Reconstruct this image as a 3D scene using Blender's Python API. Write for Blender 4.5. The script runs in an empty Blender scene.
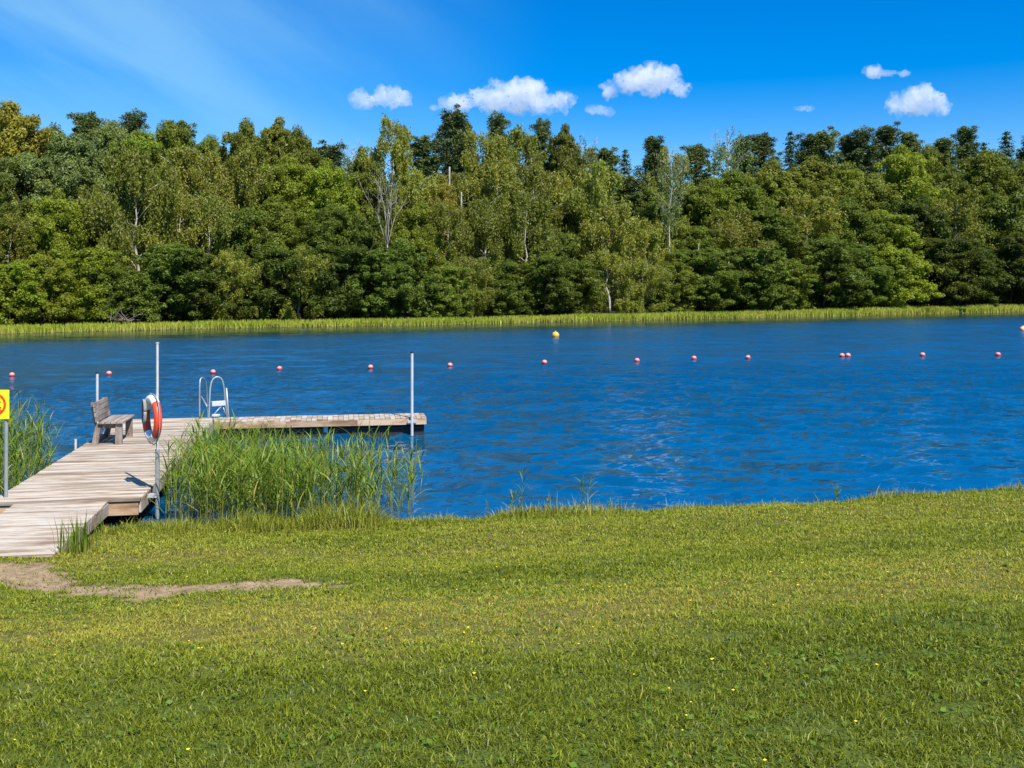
import bpy, bmesh, math, random
import numpy as np
from mathutils import Vector, Matrix

scene = bpy.context.scene
COL = scene.collection
R = math.radians

# ------------------------------------------------------------------ camera
HC = 3.4                      # eye height over the water
F = 1000.0                    # focal length in pixels of the 1024 px frame
HOR = 288.0
cam_d = bpy.data.cameras.new("camera")
cam = bpy.data.objects.new("camera", cam_d)
COL.objects.link(cam)
cam.location = (0, 0, HC)
cam.rotation_euler = (R(90), 0, 0)
cam_d.sensor_width = 36
cam_d.lens = F / 1024 * 36
cam_d.shift_y = -(384 - HOR) / 1024
cam_d.clip_start = 0.1
cam_d.clip_end = 9000
scene.camera = cam

# ------------------------------------------------------------------ light
SUN_EL = R(52)
SUN_AZ = math.atan2(0.585, -0.811)          # clockwise from +Y
sun_dir = Vector((math.cos(SUN_EL) * math.sin(SUN_AZ), math.cos(SUN_EL) * math.cos(SUN_AZ), math.sin(SUN_EL)))
ld = bpy.data.lights.new("sun", 'SUN')
ld.energy = 5.0
ld.angle = R(0.53)
ld.color = (1.0, 0.95, 0.86)
lo = bpy.data.objects.new("sun", ld)
COL.objects.link(lo)
lo.rotation_euler = sun_dir.to_track_quat('Z', 'Y').to_euler()

world = bpy.data.worlds.new("World")
scene.world = world
world.use_nodes = True
wt = world.node_tree
wt.nodes.clear()
wo = wt.nodes.new("ShaderNodeOutputWorld")
bg = wt.nodes.new("ShaderNodeBackground")
sky = wt.nodes.new("ShaderNodeTexSky")
sky.sky_type = 'NISHITA'
sky.sun_disc = False
sky.sun_elevation = SUN_EL
sky.sun_rotation = SUN_AZ
sky.altitude = 200
sky.air_density = 1.0
sky.dust_density = 0.2
sky.ozone_density = 3.0
hs = wt.nodes.new("ShaderNodeHueSaturation")
hs.inputs['Hue'].default_value = 0.513
hs.inputs['Saturation'].default_value = 1.66
hs.inputs['Value'].default_value = 0.82
wt.links.new(sky.outputs[0], hs.inputs['Color'])
# thin streaks of high cirrus, drawn on the sky's own directions (azimuth / height)
tc = wt.nodes.new("ShaderNodeTexCoord")
sepw = wt.nodes.new("ShaderNodeSeparateXYZ")
wt.links.new(tc.outputs['Generated'], sepw.inputs[0])
def wmath(op, a, b):
    n_ = wt.nodes.new("ShaderNodeMath"); n_.operation = op
    for k_, v_ in ((0, a), (1, b)):
        if isinstance(v_, (int, float)): n_.inputs[k_].default_value = v_
        else: wt.links.new(v_, n_.inputs[k_])
    return n_.outputs[0]
ysafe = wmath('MAXIMUM', sepw.outputs[1], 0.05)
cu = wmath('DIVIDE', sepw.outputs[0], ysafe)
cv = wmath('DIVIDE', sepw.outputs[2], ysafe)
cmb = wt.nodes.new("ShaderNodeCombineXYZ")
wt.links.new(cu, cmb.inputs[0]); wt.links.new(cv, cmb.inputs[1])
mp = wt.nodes.new("ShaderNodeMapping")
mp.inputs['Rotation'].default_value = (0, 0, R(30))
wt.links.new(cmb.outputs[0], mp.inputs[0])
mp2_ = wt.nodes.new("ShaderNodeMapping")
mp2_.inputs['Scale'].default_value = (1.3, 7.5, 1)
wt.links.new(mp.outputs[0], mp2_.inputs[0])
nz = wt.nodes.new("ShaderNodeTexNoise")
nz.inputs['Scale'].default_value = 1.5
nz.inputs['Detail'].default_value = 6
nz.inputs['Roughness'].default_value = 0.48
nz.inputs['Distortion'].default_value = 0.3
wt.links.new(mp2_.outputs[0], nz.inputs['Vector'])
rp = wt.nodes.new("ShaderNodeMapRange")
rp.inputs['From Min'].default_value = 0.38
rp.inputs['From Max'].default_value = 0.64
rp.inputs['To Min'].default_value = 0.20
rp.inputs['To Max'].default_value = 0.58
wt.links.new(nz.outputs[0], rp.inputs[0])
rx = wt.nodes.new("ShaderNodeMapRange"); rx.interpolation_type = 'SMOOTHSTEP'
rx.inputs['From Min'].default_value = 0.06
rx.inputs['From Max'].default_value = -0.36
wt.links.new(cu, rx.inputs[0])
mix = wt.nodes.new("ShaderNodeMix"); mix.data_type = 'RGBA'
mix.inputs[7].default_value = (1.7, 3.5, 5.0, 1)
wt.links.new(wmath('MULTIPLY', rp.outputs[0], rx.outputs[0]), mix.inputs[0])
wt.links.new(hs.outputs[0], mix.inputs[6])
wt.links.new(mix.outputs[2], bg.inputs[0])
bg.inputs[1].default_value = 0.115
wt.links.new(bg.outputs[0], wo.inputs[0])

vs = scene.view_settings
vs.view_transform = 'Standard'
vs.look = 'None'
vs.exposure = 0.8
vs.gamma = 1.0
vs.use_curve_mapping = False
cy = scene.cycles
cy.max_bounces = 12
cy.diffuse_bounces = 3
cy.glossy_bounces = 3
cy.transmission_bounces = 4
cy.transparent_max_bounces = 8
cy.volume_bounces = 12
cy.caustics_reflective = False
cy.caustics_refractive = False
cy.use_adaptive_sampling = True
cy.adaptive_threshold = 0.006
cy.use_denoising = True

rng = np.random.default_rng(7)
random.seed(7)

# ------------------------------------------------------------------ helpers
def P(px, py, Y):
    """world point seen at pixel px,py at depth Y (layout measure)"""
    return Vector(((px - 512) / F * Y, Y, HC - (py - HOR) / F * Y))

def setp(o, label=None, cat=None, group=None, kind=None):
    if label: o['label'] = label
    if cat: o['category'] = cat
    if group: o['group'] = group
    if kind: o['kind'] = kind
    return o

def np_mesh(name, verts, faces, mats, smooth=False, attrs=None, mat_idx=None):
    """faces: list of (M,k) int arrays"""
    me = bpy.data.meshes.new(name)
    verts = np.ascontiguousarray(verts, dtype=np.float32)
    me.vertices.add(len(verts))
    me.vertices.foreach_set('co', verts.ravel())
    if not isinstance(faces, (list, tuple)):
        faces = [faces]
    faces = [f for f in faces if len(f)]
    loops = np.concatenate([f.ravel() for f in faces]).astype(np.int32)
    totals = np.concatenate([np.full(len(f), f.shape[1]) for f in faces]).astype(np.int32)
    starts = np.concatenate([[0], np.cumsum(totals)[:-1]]).astype(np.int32)
    me.loops.add(len(loops))
    me.loops.foreach_set('vertex_index', loops)
    me.polygons.add(len(totals))
    me.polygons.foreach_set('loop_start', starts)
    me.polygons.foreach_set('loop_total', totals)
    if smooth:
        me.polygons.foreach_set('use_smooth', np.ones(len(totals), dtype=bool))
    for m in (mats if isinstance(mats, (list, tuple)) else [mats]):
        me.materials.append(m)
    if mat_idx is not None:
        me.polygons.foreach_set('material_index', mat_idx.astype(np.int32))
    for k, v in (attrs or {}).items():
        a = me.attributes.new(k, 'FLOAT', 'POINT')
        a.data.foreach_set('value', np.ascontiguousarray(v, dtype=np.float32))
    me.update(calc_edges=True)
    me.validate()
    return me

def link(name, me, parent=None, loc=None):
    o = bpy.data.objects.new(name, me)
    COL.objects.link(o)
    if parent is not None: o.parent = parent
    if loc is not None: o.location = loc
    return o

def empty(name, loc, rz=0.0):
    o = bpy.data.objects.new(name, None)
    COL.objects.link(o)
    o.location = loc
    o.rotation_euler = (0, 0, rz)
    o.empty_display_size = 0.2
    return o

class MB:
    """collects shapes into one mesh"""
    def __init__(s): s.v, s.f, s.t = [], [], []
    def _add(s, vs, fs, tint):
        b = len(s.v)
        s.v += [tuple(p) for p in vs]
        s.f += [tuple(i + b for i in f) for f in fs]
        s.t += [tint] * len(vs)
    def hexa(s, c8, tint=0.5):
        s._add(c8, [(0, 3, 2, 1), (4, 5, 6, 7), (0, 1, 5, 4), (1, 2, 6, 5), (2, 3, 7, 6), (3, 0, 4, 7)], tint)
    def box(s, c, sz, M=None, tint=0.5):
        x, y, z = sz[0] / 2, sz[1] / 2, sz[2] / 2
        c8 = [Vector(q) for q in ((-x, -y, -z), (x, -y, -z), (x, y, -z), (-x, y, -z), (-x, -y, z), (x, -y, z), (x, y, z), (-x, y, z))]
        if M is not None: c8 = [M @ q for q in c8]
        s.hexa([q + Vector(c) for q in c8], tint)
    def tube(s, pts, r, n=8, tint=0.5, caps=True):
        pts = [Vector(p) for p in pts]
        rs = r if isinstance(r, (list, tuple)) else [r] * len(pts)
        vs, fs = [], []
        t0 = (pts[1] - pts[0]).normalized()
        u = t0.cross(Vector((0.31, 0.77, 0.55))).normalized()
        for i, p in enumerate(pts):
            t = (pts[min(i + 1, len(pts) - 1)] - pts[max(i - 1, 0)]).normalized()
            u = (u - t * u.dot(t)).normalized()
            w = t.cross(u)
            for k in range(n):
                a = 2 * math.pi * k / n
                vs.append(p + (u * math.cos(a) + w * math.sin(a)) * rs[i])
        for i in range(len(pts) - 1):
            for k in range(n):
                k2 = (k + 1) % n
                fs.append((i * n + k, i * n + k2, (i + 1) * n + k2, (i + 1) * n + k))
        if caps:
            fs.append(tuple(range(n - 1, -1, -1)))
            fs.append(tuple((len(pts) - 1) * n + k for k in range(n)))
        s._add(vs, fs, tint)
    def lathe(s, prof, n=20, c=(0, 0, 0), tint=0.5):
        vs, fs = [], []
        for (r, z) in prof:
            for k in range(n):
                a = 2 * math.pi * k / n
                vs.append((c[0] + r * math.cos(a), c[1] + r * math.sin(a), c[2] + z))
        for i in range(len(prof) - 1):
            for k in range(n):
                k2 = (k + 1) % n
                fs.append((i * n + k, i * n + k2, (i + 1) * n + k2, (i + 1) * n + k))
        s._add(vs, fs, tint)
    def build(s, name, mat, parent=None, loc=None, smooth=False, bevel=0.0):
        me = bpy.data.meshes.new(name)
        me.from_pydata(s.v, [], s.f)
        a = me.attributes.new('tint', 'FLOAT', 'POINT')
        a.data.foreach_set('value', np.array(s.t, dtype=np.float32))
        me.materials.append(mat)
        if smooth:
            me.polygons.foreach_set('use_smooth', np.ones(len(me.polygons), dtype=bool))
        me.update()
        o = link(name, me, parent, loc)
        if bevel:
            m = o.modifiers.new('bevel', 'BEVEL'); m.width = bevel; m.segments = 2; m.limit_method = 'ANGLE'
        return o

# ------------------------------------------------------------------ materials
def new_mat(name):
    m = bpy.data.materials.new(name)
    m.use_nodes = True
    nt = m.node_tree
    nt.nodes.clear()
    out = nt.nodes.new("ShaderNodeOutputMaterial")
    return m, nt, out

def N(nt, t, **kw):
    n = nt.nodes.new(t)
    for k, v in kw.items():
        if hasattr(n, k): setattr(n, k, v)
        else: n.inputs[k].default_value = v
    return n

def ramp(nt, fac, stops):
    r = nt.nodes.new("ShaderNodeValToRGB")
    el = r.color_ramp.elements
    while len(el) > 1: el.remove(el[-1])
    el[0].position = stops[0][0]; el[0].color = (*stops[0][1], 1)
    for p, c in stops[1:]:
        e = el.new(p); e.color = (*c, 1)
    nt.links.new(fac, r.inputs[0])
    return r.outputs[0]

def mixc(nt, fac, a, b, blend='MIX'):
    m = nt.nodes.new("ShaderNodeMix"); m.data_type = 'RGBA'; m.blend_type = blend
    for s, v in ((m.inputs[0], fac), (m.inputs[6], a), (m.inputs[7], b)):
        if isinstance(v, (int, float)): s.default_value = v
        elif isinstance(v, tuple): s.default_value = (*v, 1)
        else: nt.links.new(v, s)
    return m.outputs[2]

def simple_mat(name, col, rough=0.5, metal=0.0, bump=0.0, bscale=30, var=0.12, vscale=6):
    m, nt, out = new_mat(name)
    b = N(nt, "ShaderNodeBsdfPrincipled")
    b.inputs['Roughness'].default_value = rough
    b.inputs['Metallic'].default_value = metal
    t = N(nt, "ShaderNodeTexCoord")
    n = N(nt, "ShaderNodeTexNoise"); n.inputs['Scale'].default_value = vscale; n.inputs['Detail'].default_value = 6
    nt.links.new(t.outputs['Object'], n.inputs['Vector'])
    c = ramp(nt, n.outputs[0], [(0.3, tuple(x * (1 - var) for x in col)), (0.7, tuple(min(1, x * (1 + var)) for x in col))])
    nt.links.new(c, b.inputs['Base Color'])
    if bump:
        n2 = N(nt, "ShaderNodeTexNoise"); n2.inputs['Scale'].default_value = bscale; n2.inputs['Detail'].default_value = 4
        nt.links.new(t.outputs['Object'], n2.inputs['Vector'])
        bp = N(nt, "ShaderNodeBump"); bp.inputs['Strength'].default_value = bump; bp.inputs['Distance'].default_value = 0.01
        nt.links.new(n2.outputs[0], bp.inputs['Height'])
        nt.links.new(bp.outputs[0], b.inputs['Normal'])
    nt.links.new(b.outputs[0], out.inputs[0])
    return m

def leaf_mat(name, col, trans=0.40, hue_var=0.016, val_var=0.35, obj_val=0.35, rough=0.5):
    """foliage: per leaf and per tree variation of the leaf's own colour"""
    m, nt, out = new_mat(name)
    at = N(nt, "ShaderNodeAttribute"); at.attribute_name = 'tint'
    oi = N(nt, "ShaderNodeObjectInfo")
    hsn = N(nt, "ShaderNodeHueSaturation")
    hsn.inputs['Color'].default_value = (*col, 1)
    mh = N(nt, "ShaderNodeMapRange"); mh.inputs['To Min'].default_value = 0.5 - hue_var * 0.5; mh.inputs['To Max'].default_value = 0.5 + hue_var
    nt.links.new(oi.outputs['Random'], mh.inputs[0])
    nt.links.new(mh.outputs[0], hsn.inputs['Hue'])
    m1 = N(nt, "ShaderNodeMapRange"); m1.inputs['To Min'].default_value = 1 - val_var; m1.inputs['To Max'].default_value = 1 + val_var
    nt.links.new(at.outputs['Fac'], m1.inputs[0])
    ml = N(nt, "ShaderNodeMath"); ml.operation = 'MULTIPLY_ADD'; ml.inputs[1].default_value = 7.31; ml.inputs[2].default_value = 0.13
    fr = N(nt, "ShaderNodeMath"); fr.operation = 'FRACT'
    nt.links.new(oi.outputs['Random'], ml.inputs[0]); nt.links.new(ml.outputs[0], fr.inputs[0])
    m2 = N(nt, "ShaderNodeMapRange"); m2.inputs['To Min'].default_value = 1 - obj_val; m2.inputs['To Max'].default_value = 1 + obj_val
    nt.links.new(fr.outputs[0], m2.inputs[0])
    mm = N(nt, "ShaderNodeMath"); mm.operation = 'MULTIPLY'
    nt.links.new(m1.outputs[0], mm.inputs[0]); nt.links.new(m2.outputs[0], mm.inputs[1])
    nt.links.new(mm.outputs[0], hsn.inputs['Value'])
    b = N(nt, "ShaderNodeBsdfPrincipled")
    b.inputs['Roughness'].default_value = rough
    b.inputs['Specular IOR Level'].default_value = 0.25
    nt.links.new(hsn.outputs[0], b.inputs['Base Color'])
    tr = N(nt, "ShaderNodeBsdfTranslucent")
    tcol = mixc(nt, 1.0, hsn.outputs[0], (1.5, 1.35, 0.6), 'MULTIPLY')
    nt.links.new(tcol, tr.inputs[0])
    ms = N(nt, "ShaderNodeMixShader"); ms.inputs[0].default_value = trans
    nt.links.new(b.outputs[0], ms.inputs[1]); nt.links.new(tr.outputs[0], ms.inputs[2])
    nt.links.new(ms.outputs[0], out.inputs[0])
    return m

def wood_deck_mat(name, pale, brown, grain_axis=0):
    """weathered boards: 'tint' differs per board, grain runs along local x"""
    m, nt, out = new_mat(name)
    tcn = N(nt, "ShaderNodeTexCoord")
    at = N(nt, "ShaderNodeAttribute"); at.attribute_name = 'tint'
    cb = N(nt, "ShaderNodeCombineXYZ"); nt.links.new(at.outputs['Fac'], cb.inputs[2])
    sc = N(nt, "ShaderNodeVectorMath"); sc.operation = 'SCALE'; sc.inputs['Scale'].default_value = 37.0
    nt.links.new(cb.outputs[0], sc.inputs[0])
    ad = N(nt, "ShaderNodeVectorMath"); ad.operation = 'ADD'
    nt.links.new(tcn.outputs['Object'], ad.inputs[0]); nt.links.new(sc.outputs[0], ad.inputs[1])
    mpn = N(nt, "ShaderNodeMapping"); mpn.inputs['Scale'].default_value = (1.6, 40, 12) if grain_axis == 0 else (40, 1.6, 12)
    nt.links.new(ad.outputs[0], mpn.inputs[0])
    n1 = N(nt, "ShaderNodeTexNoise"); n1.inputs['Scale'].default_value = 1.0; n1.inputs['Detail'].default_value = 5; n1.inputs['Distortion'].default_value = 0.5
    nt.links.new(mpn.outputs[0], n1.inputs['Vector'])
    mp2 = N(nt, "ShaderNodeMapping"); mp2.inputs['Scale'].default_value = (1.0, 5, 3) if grain_axis == 0 else (5, 1.0, 3)
    nt.links.new(ad.outputs[0], mp2.inputs[0])
    n2 = N(nt, "ShaderNodeTexNoise"); n2.inputs['Scale'].default_value = 1.0; n2.inputs['Detail'].default_value = 6; n2.inputs['Roughness'].default_value = 0.65
    nt.links.new(mp2.outputs[0], n2.inputs['Vector'])
    mid = tuple((a + b) / 2 for a, b in zip(pale, brown))
    c1 = ramp(nt, n1.outputs[0], [(0.22, brown), (0.34, mid), (0.44, pale), (1.0, tuple(x * 1.1 for x in pale))])
    stain = ramp(nt, n2.outputs[0], [(0.36, (0.40, 0.28, 0.2)), (0.46, (0.72, 0.6, 0.5)), (0.54, (0.96, 0.93, 0.9)), (0.62, (1.04, 1.04, 1.04))])
    c2 = mixc(nt, 0.85, c1, stain, 'MULTIPLY')
    tv = ramp(nt, at.outputs['Fac'], [(0.0, (0.62, 0.58, 0.55)), (0.5, (0.95, 0.94, 0.93)), (1, (1.12, 1.1, 1.08))])
    c3 = mixc(nt, 1.0, c2, tv, 'MULTIPLY')
    b = N(nt, "ShaderNodeBsdfPrincipled"); b.inputs['Roughness'].default_value = 0.8
    b.inputs['Specular IOR Level'].default_value = 0.2
    nt.links.new(c3, b.inputs['Base Color'])
    bp = N(nt, "ShaderNodeBump"); bp.inputs['Strength'].default_value = 0.5; bp.inputs['Distance'].default_value = 0.004
    nt.links.new(n1.outputs[0], bp.inputs['Height']); nt.links.new(bp.outputs[0], b.inputs['Normal'])
    nt.links.new(b.outputs[0], out.inputs[0])
    return m

M_deck = wood_deck_mat('deck_boards', (0.405, 0.372, 0.325), (0.24, 0.185, 0.14))
M_beam = wood_deck_mat('edge_beam', (0.46, 0.34, 0.23), (0.24, 0.14, 0.07))
M_beam_side = wood_deck_mat('edge_beam_along', (0.40, 0.35, 0.30), (0.2, 0.15, 0.11), 1)
M_bench = wood_deck_mat('bench_boards', (0.27, 0.24, 0.22), (0.14, 0.11, 0.095), 1)
M_black = simple_mat('black_plastic', (0.012, 0.012, 0.013), 0.6)
M_galv = simple_mat('galvanised_steel', (0.27, 0.30, 0.32), 0.42, 0.3, var=0.1)
M_galv_dull = simple_mat('galvanised_dull', (0.45, 0.47, 0.48), 0.5, 0.3, var=0.15)
M_white = simple_mat('white_paint', (0.43, 0.44, 0.45), 0.5, var=0.14)
M_orange = simple_mat('orange_shell', (0.62, 0.055, 0.018), 0.45, var=0.08)
M_whitebuoy = simple_mat('white_shell', (0.72, 0.71, 0.68), 0.5, var=0.06)
M_rope = simple_mat('rope', (0.22, 0.23, 0.24), 0.9, var=0.2, vscale=60)
M_yellow = simple_mat('sign_yellow', (0.85, 0.66, 0.02), 0.4, var=0.03)
M_signred = simple_mat('sign_red', (0.62, 0.06, 0.012), 0.4, var=0.04)
M_ink = simple_mat('sign_black', (0.015, 0.015, 0.015), 0.4, var=0.02)
M_red = simple_mat('buoy_red', (0.50, 0.06, 0.05), 0.4, var=0.08)
M_pink = simple_mat('buoy_highlight', (0.58, 0.24, 0.22), 0.45, var=0.08)  # paler red standing in for the glossy highlight on the buoys
M_buoyyel = simple_mat('buoy_yellow', (0.55, 0.34, 0.05), 0.45, var=0.08)
M_peach = simple_mat('buoy_peach', (0.75, 0.40, 0.22), 0.45, var=0.08)

# ------------------------------------------------------------------ terrain
def shore_y(X):
    return np.interp(X, [-40, -8, -5, -1.3, 1.4, 5, 8.5, 14, 40], [8.0, 13.5, 13.8, 14.35, 14.75, 15.6, 16.35, 17.4, 21.7]) + 0.08 * np.sin(X * 0.9 + 0.5) + 0.05 * np.sin(X * 2.3) + 0.03 * np.sin(X * 5.1 + 1)

S_PTS = np.array([-400, -6, -2, -0.6, 0.0, 0.22, 1.0, 2.0, 3.0, 4.4, 6.4, 9.0, 11.5, 15, 25, 60, 400])
Z_PTS = np.array([-6, -1.5, -0.75, -0.25, -0.03, 0.10, 0.20, 0.325, 0.42, 0.62, 0.98, 1.42, 1.70, 1.86, 2.2, 3.0, 8.0])

def ground_z(X, Y):
    X = np.asarray(X, float); Y = np.asarray(Y, float)
    s = shore_y(np.clip(X, -40, 40)) + 0.165 * (X - np.clip(X, -40, 40)) - Y
    z = np.interp(s, S_PTS, Z_PTS)
    # the bank stands a little higher towards the right
    z = z + 0.10 * np.clip((X - 1) / 8, 0, 1) * np.clip(s / 1.2, 0, 1) * np.clip((9 - s) / 5, 0, 1)
    k = np.clip(s / 1.5, 0, 1)
    z = z + k * (0.018 * np.sin(X * 1.7 + Y * 0.6) + 0.015 * np.sin(Y * 2.1 - X * 0.8) + 0.008 * np.sin(X * 5 + 1.3 * Y) * np.sin(Y * 4.4))
    return z

def to_ground(px, py):
    """ground point seen at a pixel, found by marching"""
    Ys = np.linspace(2.5, 18, 4000)
    Xs = (px - 512) / F * Ys
    zr = HC - (py - HOR) / F * Ys
    g = ground_z(Xs, Ys)
    hit = zr <= g
    i = int(np.argmax(hit)) if hit.any() else int(np.argmin(np.where((Ys > 8) & (g > 0.05), zr - g, 99)))
    return np.array([Xs[i], Ys[i]])

def vnoise(X, Y, seed, scale):
    """cheap smooth value noise"""
    g = np.random.default_rng(seed).random((256, 256))
    u, v = X * scale + 100, Y * scale + 100
    iu, iv = np.floor(u).astype(int), np.floor(v).astype(int)
    fu, fv = u - iu, v - iv
    fu, fv = fu * fu * (3 - 2 * fu), fv * fv * (3 - 2 * fv)
    a = g[iu % 256, iv % 256]; b = g[(iu + 1) % 256, iv % 256]
    c = g[iu % 256, (iv + 1) % 256]; d = g[(iu + 1) % 256, (iv + 1) % 256]
    return (a * (1 - fu) + b * fu) * (1 - fv) + (c * (1 - fu) + d * fu) * fv

# bare sandy track from the foot of the jetty: pixel, half width in metres
DIRT = [(-60, 572, .55), (-10, 571, .50), (20, 577, .34), (60, 588, .30), (110, 592, .26), (170, 591, .30), (230, 585, .27), (275, 582, .24), (312, 586, .12)]
dirt_pts = np.array([list(to_ground(a, b)) + [w * 1.3] for a, b, w in DIRT])

def dirt_mask(X, Y):
    """>0 inside the bare track, falling to about -1 outside"""
    best = np.full(X.shape, -9.0)
    for (x0, y0, w0), (x1, y1, w1) in zip(dirt_pts[:-1], dirt_pts[1:]):
        dx, dy = x1 - x0, y1 - y0
        t = np.clip(((X - x0) * dx + (Y - y0) * dy) / (dx * dx + dy * dy), 0, 1)
        d = np.hypot(X - x0 - t * dx, Y - y0 - t * dy)
        w = w0 + t * (w1 - w0)
        best = np.maximum(best, (w - d) / 0.22)
    n = (vnoise(X, Y, 3, 3.0) - .5) * 1.5 + (vnoise(X, Y, 4, 9.0) - .5) * 1.6 + (vnoise(X, Y, 5, 22.0) - .5) * 1.4
    return best + n * 0.85

def lush(X, Y):
    """0 = dry and mown short, 1 = lush green; bands across the slope as mown"""
    s = shore_y(X) - Y
    n = vnoise(X * 0.35, Y, 11, 0.9) * .6 + vnoise(X, Y, 12, 0.5) * .45 + vnoise(X, Y, 13, 3.0) * .3 + (vnoise(X, Y, 14, 11.0) - .5) * .35
    band = 0.30 * np.exp(-((s - 5.2) / 1.0) ** 2) - 0.34 * np.exp(-((s - 7.6) / 0.8) ** 2) + 0.58 * np.clip((s - 8.2) / 1.2, 0, 1) - 0.10 * np.exp(-((s - 2.0) / 1.2) ** 2)
    return np.clip(n - 0.2 + band, 0, 1)

def axis(fine0, fine1, step, far):
    a = list(np.arange(fine0, fine1 + 1e-6, step))
    x, d = fine1, step
    while x < far: d *= 1.35; x += d; a.append(x)
    x, d = fine0, step
    while x > -far: d *= 1.35; x -= d; a.insert(0, x)
    return np.array(a)

gx = axis(-13, 13, 0.09, 700)
gy0 = axis(0, 18.5, 0.09, 500)
gy = gy0[gy0 < 23]
GX, GY = np.meshgrid(gx, gy)
GZ = ground_z(GX, GY)
dm = dirt_mask(GX, GY)
GZ = GZ - 0.03 * np.clip(dm, 0, 1) + np.clip(dm, 0, 1) * 0.02 * (vnoise(GX, GY, 21, 8) - .5)
def grid_faces(h, w):
    i = np.arange(h * w).reshape(h, w)
    return np.stack([i[:-1, :-1], i[:-1, 1:], i[1:, 1:], i[1:, :-1]], -1).reshape(-1, 4)

def lawn_mat():
    m, nt, out = new_mat('lawn_soil')
    t = N(nt, "ShaderNodeTexCoord")
    a = N(nt, "ShaderNodeAttribute"); a.attribute_name = 'dirt'
    l = N(nt, "ShaderNodeAttribute"); l.attribute_name = 'lush'
    n = N(nt, "ShaderNodeTexNoise"); n.inputs['Scale'].default_value = 6; n.inputs['Detail'].default_value = 10; n.inputs['Roughness'].default_value = 0.7
    nt.links.new(t.outputs['Object'], n.inputs['Vector'])
    n3 = N(nt, "ShaderNodeTexNoise"); n3.inputs['Scale'].default_value = 70; n3.inputs['Detail'].default_value = 4
    nt.links.new(t.outputs['Object'], n3.inputs['Vector'])
    dry = ramp(nt, n3.outputs[0], [(0.3, (0.07, 0.065, 0.018)), (0.7, (0.17, 0.15, 0.04))])
    lu = ramp(nt, n3.outputs[0], [(0.3, (0.03, 0.045, 0.01)), (0.7, (0.10, 0.135, 0.02))])
    g = mixc(nt, l.outputs['Fac'], dry, lu)
    sand = ramp(nt, n.outputs[0], [(0.30, (0.10, 0.068, 0.036)), (0.44, (0.22, 0.155, 0.09)), (0.54, (0.28, 0.20, 0.12)), (0.7, (0.36, 0.27, 0.17))])
    dmr = N(nt, "ShaderNodeMapRange"); dmr.inputs['From Min'].default_value = -0.2; dmr.inputs['From Max'].default_value = 0.35
    nt.links.new(a.outputs['Fac'], dmr.inputs[0])
    c = mixc(nt, dmr.outputs[0], g, sand)
    b = N(nt, "ShaderNodeBsdfPrincipled"); b.inputs['Roughness'].default_value = 0.95; b.inputs['Specular IOR Level'].default_value = 0.1
    nt.links.new(c, b.inputs['Base Color'])
    bp = N(nt, "ShaderNodeBump"); bp.inputs['Strength'].default_value = 0.35; bp.inputs['Distance'].default_value = 0.012
    nt.links.new(n.outputs[0], bp.inputs['Height']); nt.links.new(bp.outputs[0], b.inputs['Normal'])
    nt.links.new(b.outputs[0], out.inputs[0])
    return m

me = np_mesh('ground', np.stack([GX, GY, GZ], -1).reshape(-1, 3), grid_faces(*GX.shape), lawn_mat(), True,
             {'dirt': dm.ravel(), 'lush': lush(GX, GY).ravel()})
setp(link('ground', me), kind='structure')

# far bank: the ground rises from the opposite shore
SH_A, SH_B = 96.0, 0.62
NRM = np.array([-SH_B, 1.0]) / math.hypot(SH_B, 1)       # inland direction
TAN = np.array([1.0, SH_B]) / math.hypot(SH_B, 1)
def far_wobble(t): return 2.6 * np.exp(-((t + 27) / 15) ** 2) + 0.35 * np.sin(t * 0.11) + 0.3 * np.sin(t * 0.29 + 1) + 0.2 * np.sin(t * 0.8)
def far_h(s, t):
    z = np.interp(s, [-30, -3, -0.6, 0.0, 1.5, 5, 40, 120, 700], [-6, -0.8, -0.2, 0.02, 0.22, 0.5, 4.0, 9, 14])
    return z + np.clip(s / 30, 0, 1) * 2.2 * np.clip(t / 70, 0, 1.5)
fs_ = np.concatenate([np.linspace(-8, 8, 40), np.linspace(9, 60, 40), np.linspace(66, 800, 30)])
ft_ = np.concatenate([np.linspace(-900, -90, 20), np.linspace(-85, 130, 180), np.linspace(140, 900, 20)])
FS, FT = np.meshgrid(fs_, ft_)
FW = FS + far_wobble(FT)
base = np.array([0, SH_A])
FXY = base + FT[..., None] * TAN + FW[..., None] * NRM
FZ = far_h(FS, FT)
def far_point(s, t):
    p = base + t * TAN + (s + far_wobble(t)) * NRM
    return p[0], p[1], float(far_h(s, t))
M_forestfloor = simple_mat('forest_floor', (0.045, 0.04, 0.018), 0.95, var=0.4, vscale=1.5)
me = np_mesh('hills', np.concatenate([FXY, FZ[..., None]], -1).reshape(-1, 3), grid_faces(*FS.shape), M_forestfloor, True)
setp(link('hills', me), kind='structure')

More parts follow.
